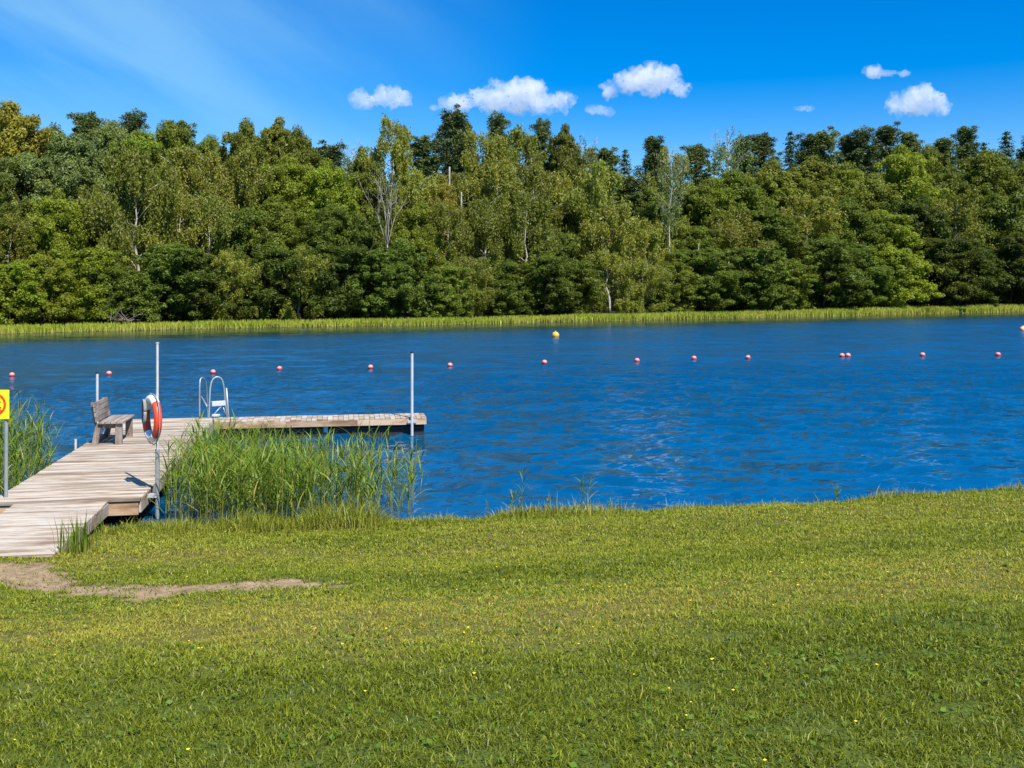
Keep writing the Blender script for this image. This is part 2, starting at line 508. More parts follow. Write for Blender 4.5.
# ------------------------------------------------------------------ water
def water_mat():
    """choppy lake: the slope of the ripples is given by layered noise vectors"""
    m, nt, out = new_mat('lake_water')
    t = N(nt, "ShaderNodeTexCoord")
    geo = N(nt, "ShaderNodeNewGeometry")
    acc = None
    for (sc, ax, amp, det, rot) in ((0.5, 0.30, 0.45, 1.0, 4), (1.3, 0.34, 0.95, 2.0, -6), (3.4, 0.42, 0.95, 2.0, 9), (10.0, 0.5, 0.55, 1.0, -12)):
        mpn = N(nt, "ShaderNodeMapping"); mpn.inputs['Scale'].default_value = (sc * ax, sc, sc); mpn.inputs['Rotation'].default_value = (0, 0, R(rot))
        nt.links.new(t.outputs['Object'], mpn.inputs[0])
        n = N(nt, "ShaderNodeTexNoise"); n.inputs['Scale'].default_value = 1.0; n.inputs['Detail'].default_value = det; n.inputs['Distortion'].default_value = 0.4
        nt.links.new(mpn.outputs[0], n.inputs['Vector'])
        sb = N(nt, "ShaderNodeVectorMath"); sb.operation = 'SUBTRACT'; sb.inputs[1].default_value = (0.5, 0.5, 0.5)
        nt.links.new(n.outputs['Color'], sb.inputs[0])
        ml = N(nt, "ShaderNodeVectorMath"); ml.operation = 'MULTIPLY'; ml.inputs[1].default_value = (amp * 0.55, amp, 0)
        nt.links.new(sb.outputs[0], ml.inputs[0])
        if acc is None: acc = ml.outputs[0]
        else:
            ad = N(nt, "ShaderNodeVectorMath"); ad.operation = 'ADD'
            nt.links.new(acc, ad.inputs[0]); nt.links.new(ml.outputs[0], ad.inputs[1]); acc = ad.outputs[0]
    # gusts vary the chop; water sheltered under the far trees is calmer
    pn = N(nt, "ShaderNodeTexNoise"); pn.inputs['Scale'].default_value = 0.07; pn.inputs['Detail'].default_value = 4
    mpp = N(nt, "ShaderNodeMapping"); mpp.inputs['Scale'].default_value = (0.4, 1.5, 1)
    nt.links.new(t.outputs['Object'], mpp.inputs[0]); nt.links.new(mpp.outputs[0], pn.inputs['Vector'])
    pr = N(nt, "ShaderNodeMapRange"); pr.inputs['From Min'].default_value = 0.3; pr.inputs['From Max'].default_value = 0.7; pr.inputs['To Min'].default_value = 0.72; pr.inputs['To Max'].default_value = 1.12
    nt.links.new(pn.outputs[0], pr.inputs[0])
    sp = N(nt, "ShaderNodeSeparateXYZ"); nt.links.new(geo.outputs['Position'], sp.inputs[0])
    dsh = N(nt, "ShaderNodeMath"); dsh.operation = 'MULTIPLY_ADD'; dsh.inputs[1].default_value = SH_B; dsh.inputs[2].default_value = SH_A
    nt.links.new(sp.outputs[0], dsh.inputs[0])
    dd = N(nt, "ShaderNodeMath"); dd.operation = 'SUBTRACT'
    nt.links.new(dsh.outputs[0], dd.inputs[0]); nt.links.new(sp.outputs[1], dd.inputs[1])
    dr = N(nt, "ShaderNodeMapRange"); dr.inputs['From Min'].default_value = 6; dr.inputs['From Max'].default_value = 36; dr.inputs['To Min'].default_value = 0.13; dr.interpolation_type = 'SMOOTHSTEP'; dr.inputs['To Max'].default_value = 1.0
    nt.links.new(dd.outputs[0], dr.inputs[0])
    st0 = N(nt, "ShaderNodeMath"); st0.operation = 'MULTIPLY'
    nt.links.new(pr.outputs[0], st0.inputs[0]); nt.links.new(dr.outputs[0], st0.inputs[1])
    # where the waves are modelled the slope noise only adds the finest ripples
    nf = N(nt, "ShaderNodeMapRange"); nf.inputs['From Min'].default_value = 34; nf.inputs['From Max'].default_value = 52; nf.inputs['To Min'].default_value = 0.38; nf.inputs['To Max'].default_value = 1.0
    nt.links.new(sp.outputs[1], nf.inputs[0])
    st = N(nt, "ShaderNodeMath"); st.operation = 'MULTIPLY'
    nt.links.new(st0.outputs[0], st.inputs[0]); nt.links.new(nf.outputs[0], st.inputs[1])
    scv = N(nt, "ShaderNodeVectorMath"); scv.operation = 'SCALE'
    nt.links.new(acc, scv.inputs[0]); nt.links.new(st.outputs[0], scv.inputs['Scale'])
    up = N(nt, "ShaderNodeVectorMath"); up.operation = 'ADD'; up.inputs[1].default_value = (0, 0, 1)
    nt.links.new(scv.outputs[0], up.inputs[0])
    nr = N(nt, "ShaderNodeVectorMath"); nr.operation = 'NORMALIZE'
    nt.links.new(up.outputs[0], nr.inputs[0])
    b = N(nt, "ShaderNodeBsdfPrincipled")
    # dark tree reflection along the far bank, painted into the base colour
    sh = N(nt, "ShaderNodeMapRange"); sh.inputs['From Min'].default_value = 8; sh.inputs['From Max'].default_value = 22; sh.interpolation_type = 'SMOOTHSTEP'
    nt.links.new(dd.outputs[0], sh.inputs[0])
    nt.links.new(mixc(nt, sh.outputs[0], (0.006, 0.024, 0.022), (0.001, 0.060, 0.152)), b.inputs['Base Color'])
    rr = N(nt, "ShaderNodeMapRange"); rr.inputs['From Min'].default_value = 6; rr.inputs['From Max'].default_value = 34; rr.inputs['To Min'].default_value = 0.14; rr.inputs['To Max'].default_value = 0.26
    nt.links.new(dd.outputs[0], rr.inputs[0])
    rn = N(nt, "ShaderNodeMapRange"); rn.inputs['From Min'].default_value = 20; rn.inputs['From Max'].default_value = 52; rn.inputs['To Min'].default_value = 0.06; rn.inputs['To Max'].default_value = 0.26
    nt.links.new(sp.outputs[1], rn.inputs[0])
    rmn = N(nt, "ShaderNodeMath"); rmn.operation = 'MINIMUM'
    nt.links.new(rr.outputs[0], rmn.inputs[0]); nt.links.new(rn.outputs[0], rmn.inputs[1])
    nt.links.new(rmn.outputs[0], b.inputs['Roughness'])
    b.inputs['IOR'].default_value = 1.333
    nt.links.new(nr.outputs[0], b.inputs['Normal'])
    nt.links.new(b.outputs[0], out.inputs[0])
    return m
wr = np.random.default_rng(5)
def wave_h(X, Y):
    """wind chop as a sum of short-crested waves"""
    h = np.zeros_like(X)
    for k in range(64):
        lam = 0.19 * (8.0 ** wr.random())
        th = R(82) + wr.normal(0, 0.42)
        kk = 2 * math.pi / lam
        amp = 0.041 / kk * (0.8 + 0.5 * wr.random())
        h += amp * np.sin(kk * (X * math.cos(th) + Y * math.sin(th)) + wr.random() * 6.283)
    return h
wx = axis(-17, 25, 0.11, 1300)
wy_n = np.arange(10.5, 30, 0.075); wy_m = np.arange(30, 52, 0.11)
wy = np.concatenate([[-400, -100, 0, 6], wy_n, wy_m, 52 + np.cumsum(0.11 * 1.3 ** np.arange(1, 34))])
WX, WY = np.meshgrid(wx, wy)
fade = np.clip((WY - 10.5) / 1.5, 0, 1) * np.clip((52 - WY) / 14, 0, 1) * np.clip((WX + 17) / 2, 0, 1) * np.clip((25 - WX) / 2, 0, 1)
gust = 0.85 + 0.5 * (vnoise(WX * 0.35, WY, 91, 0.22) - 0.3)
calm = 1 - 0.55 * np.clip((-1.0 - WX) / 1.5, 0, 1) * np.clip((22.4 - WY) / 1.5, 0, 1)
WZ = wave_h(WX, WY) * fade * gust * calm
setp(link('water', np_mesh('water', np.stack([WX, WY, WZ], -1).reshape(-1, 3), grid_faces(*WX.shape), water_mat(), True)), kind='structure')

# ------------------------------------------------------------------ trees
def norm(a): return a / np.maximum(np.linalg.norm(a, axis=-1, keepdims=True), 1e-9)

class TreeMesh:
    def __init__(s, seed):
        s.r = np.random.default_rng(seed)
        s.wood = MB()
        s.lc, s.ln, s.ld, s.ls, s.lt = [], [], [], [], []     # leaf centre, normal, direction, (len, wid), tint
    def branch(s, p0, p1, r0, r1, sag=0.0, n=4, sides=6, wob=0.06):
        p0, p1 = np.array(p0, float), np.array(p1, float)
        L = np.linalg.norm(p1 - p0)
        pts, rs = [], []
        for i in range(n + 1):
            t = i / n
            p = p0 + (p1 - p0) * t + np.array([0, 0, sag * L * math.sin(math.pi * t)])
            if 0 < i < n: p = p + s.r.normal(0, wob * L / n, 3)
            pts.append(p); rs.append(r0 + (r1 - r0) * t)
        s.wood.tube(pts, rs, sides, tint=float(s.r.random()))
        return [np.array(p) for p in pts]
    def leaves(s, c, n, d, ln, wd, tint):
        s.lc.append(c); s.ln.append(n); s.ld.append(d)
        s.ls.append(np.stack([ln, wd], -1)); s.lt.append(tint)
    def clump(s, c, rad, count, size, tint, flat=0.75, up=0.5, hang=0.0):
        r = s.r
        d = norm(r.normal(0, 1, (count, 3)))
        rr = rad * r.random(count) ** 0.45
        p = np.array(c) + d * rr[:, None] * np.array([1, 1, flat])
        nr = norm(d * 0.8 + np.array([0, 0, up]) + r.normal(0, 0.55, (count, 3)))
        t = norm(r.normal(0, 1, (count, 3)) + d * 0.6 - np.array([0, 0, hang]))
        t = norm(t - nr * (t * nr).sum(-1, keepdims=True))
        ln = size * r.uniform(0.6, 1.3, count)
        s.leaves(p, nr, t, ln, ln * r.uniform(0.42, 0.65, count), np.clip(tint + r.normal(0, 0.17, count), 0, 1))
    def strand(s, p, L, count, size, tint):
        r = s.r
        t = np.linspace(0.02, 1, count)
        drift = r.normal(0, 0.14, 2)
        c = np.array(p) + np.stack([drift[0] * t, drift[1] * t, -t * L], -1) + r.normal(0, 0.10, (count, 3))
        a = r.uniform(0, 6.283, count)
        nr = norm(np.stack([np.cos(a), np.sin(a), r.uniform(0.1, 0.9, count)], -1))
        d = norm(np.array([0, 0, -1.0]) + r.normal(0, 0.5, (count, 3)))
        d = norm(d - nr * (d * nr).sum(-1, keepdims=True))
        ln = size * r.uniform(0.6, 1.4, count)
        s.leaves(c, nr, d, ln, ln * 0.5, np.clip(tint + r.normal(0, 0.15, count), 0, 1))
    def leaf_mesh(s, name, mat):
        c = np.concatenate(s.lc); n = np.concatenate(s.ln); d = np.concatenate(s.ld); z = np.concatenate(s.ls); t = np.concatenate(s.lt)
        w = np.cross(n, d)
        a = c - d * z[:, :1] * .5
        b = c + w * z[:, 1:] * .5 + d * z[:, :1] * 0.05 - n * z[:, 1:] * 0.12
        e = c + d * z[:, :1] * .5 - n * z[:, :1] * 0.15
        f = c - w * z[:, 1:] * .5 + d * z[:, :1] * 0.05 - n * z[:, 1:] * 0.12
        v = np.stack([a, b, e, f], 1).reshape(-1, 3)
        fa = np.arange(len(v)).reshape(-1, 4)
        return np_mesh(name, v, fa, mat, False, {'tint': np.repeat(t, 4)})

def broadleaf(seed, H=16, hb=0.18, Rc=4.2, clumps=74, per=400, leaf=0.31, shape=1.0, trunk=0.26, multi=1):
    T = TreeMesh(seed); r = T.r
    tops = []
    for k in range(multi):
        off = np.array([0, 0, 0.0]) if multi == 1 else np.array([*r.normal(0, 0.5, 2), 0])
        lean = r.normal(0, 0.05 if multi == 1 else 0.14, 2) * H
        tp = T.branch(off + np.array([0, 0, -0.4]), off + np.array([lean[0], lean[1], H * 0.86]), trunk, 0.04, n=6, sides=7, wob=0.10)
        tops.append(tp)
    for k in range(clumps):
        u = (k + r.random()) / clumps
        hz = hb + (1 - hb) * u ** 0.9
        # crown outline: widest a little below the middle, uneven
        prof = math.sin(math.pi * min(1, 0.10 + 0.90 * ((hz - hb) / (1 - hb)) ** 0.85)) ** 0.65
        a = k * 2.399 + r.normal(0, 0.4)
        rad = Rc * max(0.1, prof) * r.uniform(0.50, 1.08) * shape
        z = H * hz * r.uniform(0.94, 1.02)
        tp = tops[k % multi]
        zz = min(max(z - rad * 0.55, 0.3), H * 0.8)
        i = min(int(zz / (H * 0.86) * 6), 5)
        st = tp[i] + (tp[i + 1] - tp[i]) * 0.5
        c = np.array([tp[i][0] + math.cos(a) * rad, tp[i][1] + math.sin(a) * rad, z])
        T.branch(st, c, 0.07 * trunk / .26 + 0.01, 0.015, sag=0.05, n=3, sides=4)
        cr = r.uniform(0.75, 1.45) * Rc / 4.2
        T.clump(c, cr, int(per * cr), leaf, 0.5 + r.normal(0, 0.16), flat=0.8, up=0.5)
        if hz < 0.82: T.clump(c, cr * 1.5, int(per * cr * 0.22), leaf * 0.9, 0.5 + r.normal(0, 0.12), flat=0.9, up=0.4)
        for q in range(4):
            c2 = c + r.normal(0, cr * 0.95, 3) * np.array([1, 1, 0.8])
            c2[2] = min(c2[2], H * 0.93)
            T.clump(c2, cr * 0.55, int(per * cr * 0.32), leaf * 0.9, 0.55 + r.normal(0, 0.16), flat=0.8, up=0.5)
    return T

def birch(seed, H=19, hb=0.25, Rc=2.9, strands=850, leaf=0.25, bare=False):
    T = TreeMesh(seed); r = T.r
    lean = r.normal(0, 0.03, 2) * H
    tp = T.branch((0, 0, -0.4), (lean[0], lean[1], H * 0.97), 0.17, 0.02, n=8, sides=7, wob=0.06)
    nb = 26
    ends = []
    for k in range(nb):
        u = hb + (0.96 - hb) * (k + r.random() * .6) / nb
        i = min(int(u / 0.97 * 8), 7)
        f = u / 0.97 * 8 - i
        st = tp[i] + (tp[i + 1] - tp[i]) * f
        a = k * 2.399 + r.normal(0, 0.5)
        v = (u - hb) / (1 - hb)
        L = Rc * (0.35 + 0.85 * math.sin(math.pi * (0.18 + 0.78 * v))) * r.uniform(0.7, 1.2)
        en = st + np.array([math.cos(a) * L, math.sin(a) * L, L * r.uniform(0.5, 1.0)])
        bp = T.branch(st, en, 0.045, 0.01, sag=0.08, n=3, sides=4)
        ends.append((bp, L))
        if bare:
            for q in range(5):
                b0 = bp[1] + (bp[3] - bp[1]) * r.random()
                T.branch(b0, b0 + r.normal(0, 0.45, 3) + np.array([0, 0, 0.5]), 0.018, 0.006, n=2, sides=3)
    for k in range(strands if not bare else strands // 6):
        bp, L = ends[int(r.integers(len(ends)))]
        j = r.integers(1, 3)
        p = bp[j] + (bp[j + 1] - bp[j]) * r.random() + r.normal(0, 0.28, 3)
        T.strand(p, r.uniform(0.7, 2.3), int(r.integers(18, 34)), leaf, 0.5 + r.normal(0, 0.14))
    for k in range(14 if not bare else 0):
        p = tp[8] + r.normal(0, 0.35, 3) + np.array([0, 0, -0.9 * r.random()])
        T.strand(p + np.array([0, 0, .5]), r.uniform(0.6, 1.4), 22, leaf, 0.5 + r.normal(0, 0.14))
    return T

def pine(seed, H=21, hb=0.34, Rc=2.7, clumps=80):
    T = TreeMesh(seed); r = T.r
    lean = r.normal(0, 0.02, 2) * H
    tp = T.branch((0, 0, -0.4), (lean[0], lean[1], H * 0.97), 0.22, 0.05, n=8, sides=7, wob=0.05)
    for k in range(clumps):
        u = hb + (1 - hb) * ((k + r.random()) / clumps)
        v = (u - hb) / (1 - hb)
        i = min(int(min(u, 0.95) / 0.97 * 8), 7)
        st = tp[i] + (tp[i + 1] - tp[i]) * 0.5
        a = k * 2.399 + r.normal(0, 0.5)
        L = Rc * (0.5 + 0.6 * math.sin(math.pi * (0.2 + 0.65 * v))) * (1.15 - 0.98 * v) * r.uniform(0.55, 1.25)
        c = np.array([st[0] + math.cos(a) * L, st[1] + math.sin(a) * L, H * u * 1.0])
        T.branch(st, c, 0.05, 0.015, sag=0.06, n=3, sides=4)
        for q in range(4):
            c2 = c + r.normal(0, 0.48, 3) * np.array([1, 1, 0.75]) - np.array([math.cos(a), math.sin(a), 0]) * L * 0.3 * r.random()
            cnt = 95
            rad = r.uniform(0.35, 0.75)
            d = norm(r.normal(0, 1, (cnt, 3)) + np.array([0, 0, 0.7]))
            p = c2 + d * (rad * r.random(cnt) ** 0.5)[:, None] * np.array([1, 1, 0.85])
            nn = norm(np.cross(d, r.normal(0, 1, (cnt, 3))) + d * 0.2 + np.array([0, 0, 0.4]))
            dd = norm(d - nn * (d * nn).sum(-1, keepdims=True))
            ln = r.uniform(0.22, 0.42, cnt)
            T.leaves(p, nn, dd, ln, ln * 0.30, np.clip(0.5 + r.normal(0, 0.16) + r.normal(0, 0.15, cnt), 0, 1))
    return T

def spruce(seed, H=20, Rc=2.6, hb=0.1):
    T = TreeMesh(seed); r = T.r
    T.branch((0, 0, -0.4), (0, 0, H), 0.2, 0.015, n=6, sides=7, wob=0.02)
    nl = 30
    for k in range(nl):
        v = k / (nl - 1)
        z = H * (hb + (0.985 - hb) * v)
        L0 = Rc * (1 - v) ** 0.8 + 0.12
        nb = int(6 + 4 * (1 - v))
        for q in range(nb):
            a = q / nb * 6.283 + k * 0.7 + r.normal(0, 0.18)
            L = L0 * r.uniform(0.7, 1.15)
            e = np.array([math.cos(a) * L, math.sin(a) * L, z - L * 0.28])
            st = np.array([0, 0, z])
            T.branch(st, e, 0.025, 0.008, sag=0.03, n=2, sides=3)
            cnt = int(18 + 32 * L)
            t = r.random(cnt) ** 0.75
            p = st + (e - st) * t[:, None] + r.normal(0, 0.13, (cnt, 3)) * (0.4 + t)[:, None]
            p[:, 2] -= 0.12 * r.random(cnt)
            out_ = np.array([math.cos(a), math.sin(a), -0.35])
            side = np.array([-math.sin(a), math.cos(a), 0])
            d = norm(out_ + side * r.normal(0, 0.7, (cnt, 1)) + np.array([0, 0, -0.3]))
            nn = norm(np.array([0, 0, 1.0]) + r.normal(0, 0.45, (cnt, 3)))
            nn = norm(nn - d * (d * nn).sum(-1, keepdims=True))
            ln = r.uniform(0.2, 0.4, cnt)
            T.leaves(p, nn, d, ln, ln * 0.36, np.clip(0.5 + r.normal(0, 0.14, cnt), 0, 1))
    return T

def dead_tree(seed, H=10):
    T = TreeMesh(seed); r = T.r
    def grow(p, d, L, rad, depth):
        e = p + d * L
        pts = T.branch(p, e, rad, rad * 0.62, n=3, sides=5, wob=0.07)
        if depth == 0: return
        for k in range(3 if depth > 1 else 4):
            nd = norm(d * 1.0 + r.normal(0, 0.42, 3) + np.array([0, 0, 0.25]))
            grow(pts[-1] if k < 2 else pts[2], nd, L * r.uniform(0.55, 0.8), rad * 0.55, depth - 1)
    grow(np.array([0, 0, -0.4]), np.array([0.03, 0.0, 1.0]), H * 0.52, 0.11, 0)
    for (dx, dy) in ((-.40, .1), (.05, -.15), (.42, .12), (.18, .3), (-.15, -.2)):
        grow(np.array([0.03 * H * .3, 0, H * 0.50 - 0.9 * abs(dx)]), norm(np.array([dx, dy, 1.0])), H * 0.24, 0.05, 2)
    return T

def snag(seed, H=10):
    T = TreeMesh(seed); r = T.r
    T.branch((0, 0, -0.4), (r.normal(0, .15), 0, H), 0.12, 0.07, n=7, sides=7, wob=0.05)
    for k in range(4):
        z = H * r.uniform(0.5, 0.95); a = r.uniform(0, 6.28)
        T.branch((0, 0, z), (math.cos(a) * .7, math.sin(a) * .5, z + r.uniform(-.1, .4)), 0.035, 0.012, n=2, sides=4)
    return T

M_bark = simple_mat('bark_grey', (0.13, 0.11, 0.09), 0.9, var=0.3, vscale=3)
M_bark_dark = simple_mat('bark_dark', (0.06, 0.05, 0.04), 0.9, var=0.3, vscale=3)
M_birchbark = simple_mat('bark_birch', (0.34, 0.325, 0.29), 0.8, var=0.5, vscale=2.2)
M_pinebark = simple_mat('bark_pine', (0.24, 0.13, 0.07), 0.9, var=0.3, vscale=3)
M_deadwood = simple_mat('dead_wood', (0.24, 0.23, 0.19), 0.9, var=0.3, vscale=3)

L_oak = leaf_mat('leaves_oak', (0.124, 0.158, 0.018), obj_val=0.30)
L_lime = leaf_mat('leaves_lime', (0.181, 0.226, 0.018), obj_val=0.2)
L_alder = leaf_mat('leaves_alder', (0.093, 0.127, 0.016), obj_val=0.35)
L_willow = leaf_mat('leaves_willow', (0.153, 0.198, 0.056), obj_val=0.2)
L_birch = leaf_mat('leaves_birch', (0.215, 0.232, 0.034), obj_val=0.25)
L_gold = leaf_mat('leaves_gold', (0.226, 0.203, 0.028), obj_val=0.1)
L_olive = leaf_mat('leaves_olive', (0.149, 0.172, 0.023), obj_val=0.2)
L_pine = leaf_mat('needles_pine', (0.102, 0.138, 0.038), trans=0.12, obj_val=0.25)
L_spruce = leaf_mat('needles_spruce', (0.051, 0.079, 0.023), trans=0.1, obj_val=0.2)

PROTO = {}
def proto(kind, gen, H, wood, leafm, seeds, **kw):
    for i, sd in enumerate(seeds):
        T = gen(sd, H=H, **kw)
        me_t = bpy.data.meshes.new('trunk')
        me_t.from_pydata(T.wood.v, [], T.wood.f)
        me_t.materials.append(wood)
        me_t.polygons.foreach_set('use_smooth', np.ones(len(me_t.polygons), dtype=bool))
        me_t.update()
        me_l = T.leaf_mesh("crown", leafm) if leafm is not None and T.lc else None
        PROTO.setdefault(kind, []).append((me_t, me_l, H))

proto('oak', broadleaf, 16, M_bark, L_oak, (11, 12, 13))
proto('olive', broadleaf, 16, M_bark, L_olive, (14, 15), Rc=3.8)
proto('lime', broadleaf, 15, M_bark, L_lime, (16, 17))
proto('willow', broadleaf, 17, M_bark, L_willow, (18, 19), leaf=0.30)
proto('gold', broadleaf, 17, M_bark, L_gold, (20,))
proto('alder', broadleaf, 11, M_bark_dark, L_alder, (21, 22, 23, 24), hb=0.06, Rc=3.6, multi=3, trunk=0.12, clumps=58)
proto('bush', broadleaf, 8, M_bark_dark, L_oak, (25, 26), hb=0.05, Rc=3.2, multi=4, trunk=0.08, clumps=46, leaf=0.27)
proto('limebush', broadleaf, 9, M_bark, L_lime, (27, 28), hb=0.06, Rc=3.3, multi=3, trunk=0.09, clumps=48, leaf=0.27)
proto('birch', birch, 19, M_birchbark, L_birch, (31, 32, 33))
proto('weeping', birch, 14, M_birchbark, L_birch, (34, 35), hb=0.08, Rc=3.3, strands=950)
proto('thinbirch', birch, 20, M_birchbark, L_willow, (36, 37), hb=0.5, Rc=2.4, bare=True)
proto('pine', pine, 21, M_pinebark, L_pine, (41, 42, 43))
proto('bigpine', pine, 21, M_pinebark, L_pine, (44,), hb=0.36, Rc=3.4, clumps=80)
proto('spruce', spruce, 20, M_bark_dark, L_spruce, (51, 52))
proto('dead', dead_tree, 12, M_deadwood, None, (61,))
proto('snag', snag, 12, M_deadwood, None, (62, 63))

LOOK = {'oak': 'round-crowned mid green oak', 'olive': 'olive brown oak', 'lime': 'bright lime green broadleaf', 'willow': 'silvery grey-green willow',
        'gold': 'golden brown round-topped oak', 'alder': 'dark green alder', 'bush': 'low green bush', 'limebush': 'bright green low bush',
        'birch': 'yellowish birch', 'weeping': 'weeping olive birch', 'thinbirch': 'sparse white-trunked birch',
        'pine': 'dark Scots pine', 'bigpine': 'tall broad dark pine', 'spruce': 'black-green pointed spruce',
        'dead': 'bare pale dead tree with forked limbs', 'snag': 'bare white snag trunk'}
CAT = {'bush': 'bush', 'limebush': 'bush'}
LAND = [(5, 'the yellow sign'), (75, 'the low pile stub'), (110, 'the bench'), (157, 'the lifebuoy pole'), (216, 'the ladder'), (280, 'the buoy beside the ladder'),
        (330, 'the pier arm'), (385, 'the pale dead tree'), (413, 'the pole at the pier tip'), (450, 'the tallest pine'), (500, 'the largest cloud'), (555, 'the yellow buoy'),
        (604, 'the small cloud'), (650, 'the wide middle cloud'), (694, 'the third buoy before the twins'), (748, 'the buoy before the twins'), (803, 'the faint cloud wisp'),
        (845, 'the twin buoys'), (918, 'the rightmost cloud'), (970, 'the last buoy'), (1010, 'the right frame edge')]
used_labels = {}
def tree_label(kind, px, row):
    d, nm = min((abs(px - q), n) for q, n in LAND)
    q = [a for a, n in LAND if n == nm][0]
    side = 'straight above' if d <= 9 else ('left of' if px < q else 'right of')
    rw = {0: 'at the water\'s edge', 1: 'behind the front row', 2: 'high in the wood', 3: 'on the skyline'}[row]
    for extra in ('', 'shorter ', 'fuller ', 'slimmer ', 'farther '):
        lab = f"{extra}{LOOK[kind]} {rw}, {side} {nm}"
        if lab not in used_labels:
            used_labels[lab] = 1
            return lab
    return lab

def place_tree(kind, px, py, s, wpx=None, var=None, row=1, label=None, rz=None):
    """stand a tree s metres inland whose top reaches the skyline at px, py"""
    k = (px - 512) / F
    X = k * (SH_A + 1.177 * s) / (1 - SH_B * k)
    t = X * math.hypot(SH_B, 1)
    # along-shore coordinate of that point
    Yp = SH_A + 1.177 * s + SH_B * X
    rel = np.array([X, Yp]) - base
    t = float(rel @ TAN)
    for _ in range(3):
        se = s + float(far_wobble(t))
        X = k * (SH_A + 1.177 * se) / (1 - SH_B * k)
        t = float((np.array([X, SH_A + 1.177 * se + SH_B * X]) - base) @ TAN)
    x, y, z = far_point(s, t)
    H = HC + (HOR - py) / F * y - z
    opts = PROTO[kind]
    me_t, me_l, H0 = opts[(var if var is not None else random.randrange(len(opts))) % len(opts)]
    sz = H / H0
    sx = sz
    if wpx:
        cw = {'oak': 8.8, 'olive': 8.0, 'lime': 8.8, 'willow': 8.8, 'gold': 8.8, 'alder': 7.6, 'bush': 6.8, 'limebush': 7.0, 'birch': 6.0, 'weeping': 6.6, 'thinbirch': 5, 'pine': 5.4, 'bigpine': 6.6, 'spruce': 5.2, 'dead': 6, 'snag': 1}[kind]
        sx = wpx / F * y / cw * (1.3 if kind in ('pine', 'spruce') else 1.08)
        sx = min(max(sx, sz * 0.6), sz * 1.8)
    nm = {'oak': 'oak_tree', 'olive': 'oak_tree', 'lime': 'broadleaf_tree', 'willow': 'willow_tree', 'gold': 'oak_tree', 'alder': 'alder_tree', 'bush': 'bush', 'limebush': 'bush',
          'birch': 'birch_tree', 'weeping': 'birch_tree', 'thinbirch': 'birch_tree', 'pine': 'pine_tree', 'bigpine': 'pine_tree', 'spruce': 'spruce_tree', 'dead': 'dead_tree', 'snag': 'tree_snag'}[kind]
    e = empty(nm, (x, y, z), rz if rz is not None else random.uniform(0, 6.28))
    e.scale = (sx, sx, sz)
    setp(e, label or tree_label(kind, px, row), CAT.get(kind, 'tree'), 'trees of the wood on the far shore')
    o = link('trunk', me_t, e)
    if me_l is not None: link('crown', me_l, e)
    return e

# skyline: (kind, px, py, inland, crown width px)
SKY_ROW = [
    ('gold', 16, 108, 20, 84), ('oak', 58, 128, 26, 50), ('pine', 88, 117, 28, 42), ('willow', 112, 121, 22, 60), ('pine', 134, 116, 30, 36), ('oak', 160, 119, 26, 48), ('pine', 187, 126, 30, 34), ('oak', 210, 139, 26, 44),
    ('olive', 245, 127, 24, 46), ('olive', 272, 122, 26, 52), ('oak', 300, 130, 27, 48), ('pine', 327, 147, 28, 44), ('thinbirch', 347, 143, 30, 40), ('olive', 365, 150, 26, 40),
    ('birch', 391, 121, 22, 48), ('spruce', 399, 126, 27, 30), ('pine', 428, 139, 30, 44), ('bigpine', 449, 113, 24, 52), ('bigpine', 466, 123, 28, 44), ('pine', 497, 118, 30, 34), ('birch', 482, 134, 20, 52), ('birch', 522, 128, 22, 56),
    ('pine', 543, 124, 30, 30), ('olive', 562, 129, 27, 44), ('thinbirch', 585, 138, 27, 34), ('pine', 601, 151, 30, 38), ('spruce', 625, 149, 26, 36), ('pine', 655, 140, 28, 36), ('birch', 668, 146, 26, 36),
    ('pine', 697, 148, 29, 36), ('thinbirch', 727, 131, 27, 40), ('pine', 742, 141, 30, 34), ('pine', 762, 137, 30, 36), ('spruce', 790, 131, 32, 38), ('pine', 808, 137, 32, 34), ('pine', 826, 133, 30, 38), ('pine', 846, 139, 33, 34),
    ('pine', 862, 132, 30, 36), ('pine', 889, 128, 32, 38), ('pine', 907, 136, 30, 34), ('oak', 927, 148, 28, 48), ('pine', 946, 140, 32, 34), ('pine', 968, 130, 32, 34), ('spruce', 984, 142, 30, 34), ('spruce', 1006, 131, 34, 44),
    ('pine', 1030, 139, 32, 38), ('oak', 1060, 140, 30, 60), ('oak', -40, 118, 26, 70)]
HIGH_ROW = [
    ('willow', 30, 152, 15, 60), ('willow', 78, 135, 15, 72), ('lime', 143, 134, 18, 62), ('birch', 182, 148, 17, 54), ('birch', 214, 150, 14, 50), ('birch', 250, 150, 17, 56), ('lime', 292, 160, 17, 58), ('lime', 333, 166, 15, 62),
    ('olive', 372, 168, 16, 44), ('birch', 415, 168, 15, 44), ('gold', 440, 178, 15, 34), ('birch', 470, 172, 18, 50), ('birch', 498, 160, 14, 50), ('birch', 538, 162, 15, 52), ('weeping', 566, 178, 18, 56), ('weeping', 592, 166, 12, 64), ('pine', 633, 178, 16, 40),
    ('olive', 652, 200, 14, 44), ('oak', 702, 182, 15, 58), ('oak', 735, 172, 15, 70), ('olive', 775, 165, 17, 64), ('olive', 812, 158, 17, 70), ('oak', 852, 165, 17, 62), ('lime', 902, 152, 18, 62), ('olive', 880, 178, 14, 60),
    ('oak', 945, 168, 17, 60), ('oak', 990, 153, 18, 64), ('oak', 1030, 165, 17, 66), ('oak', -20, 150, 15, 70)]
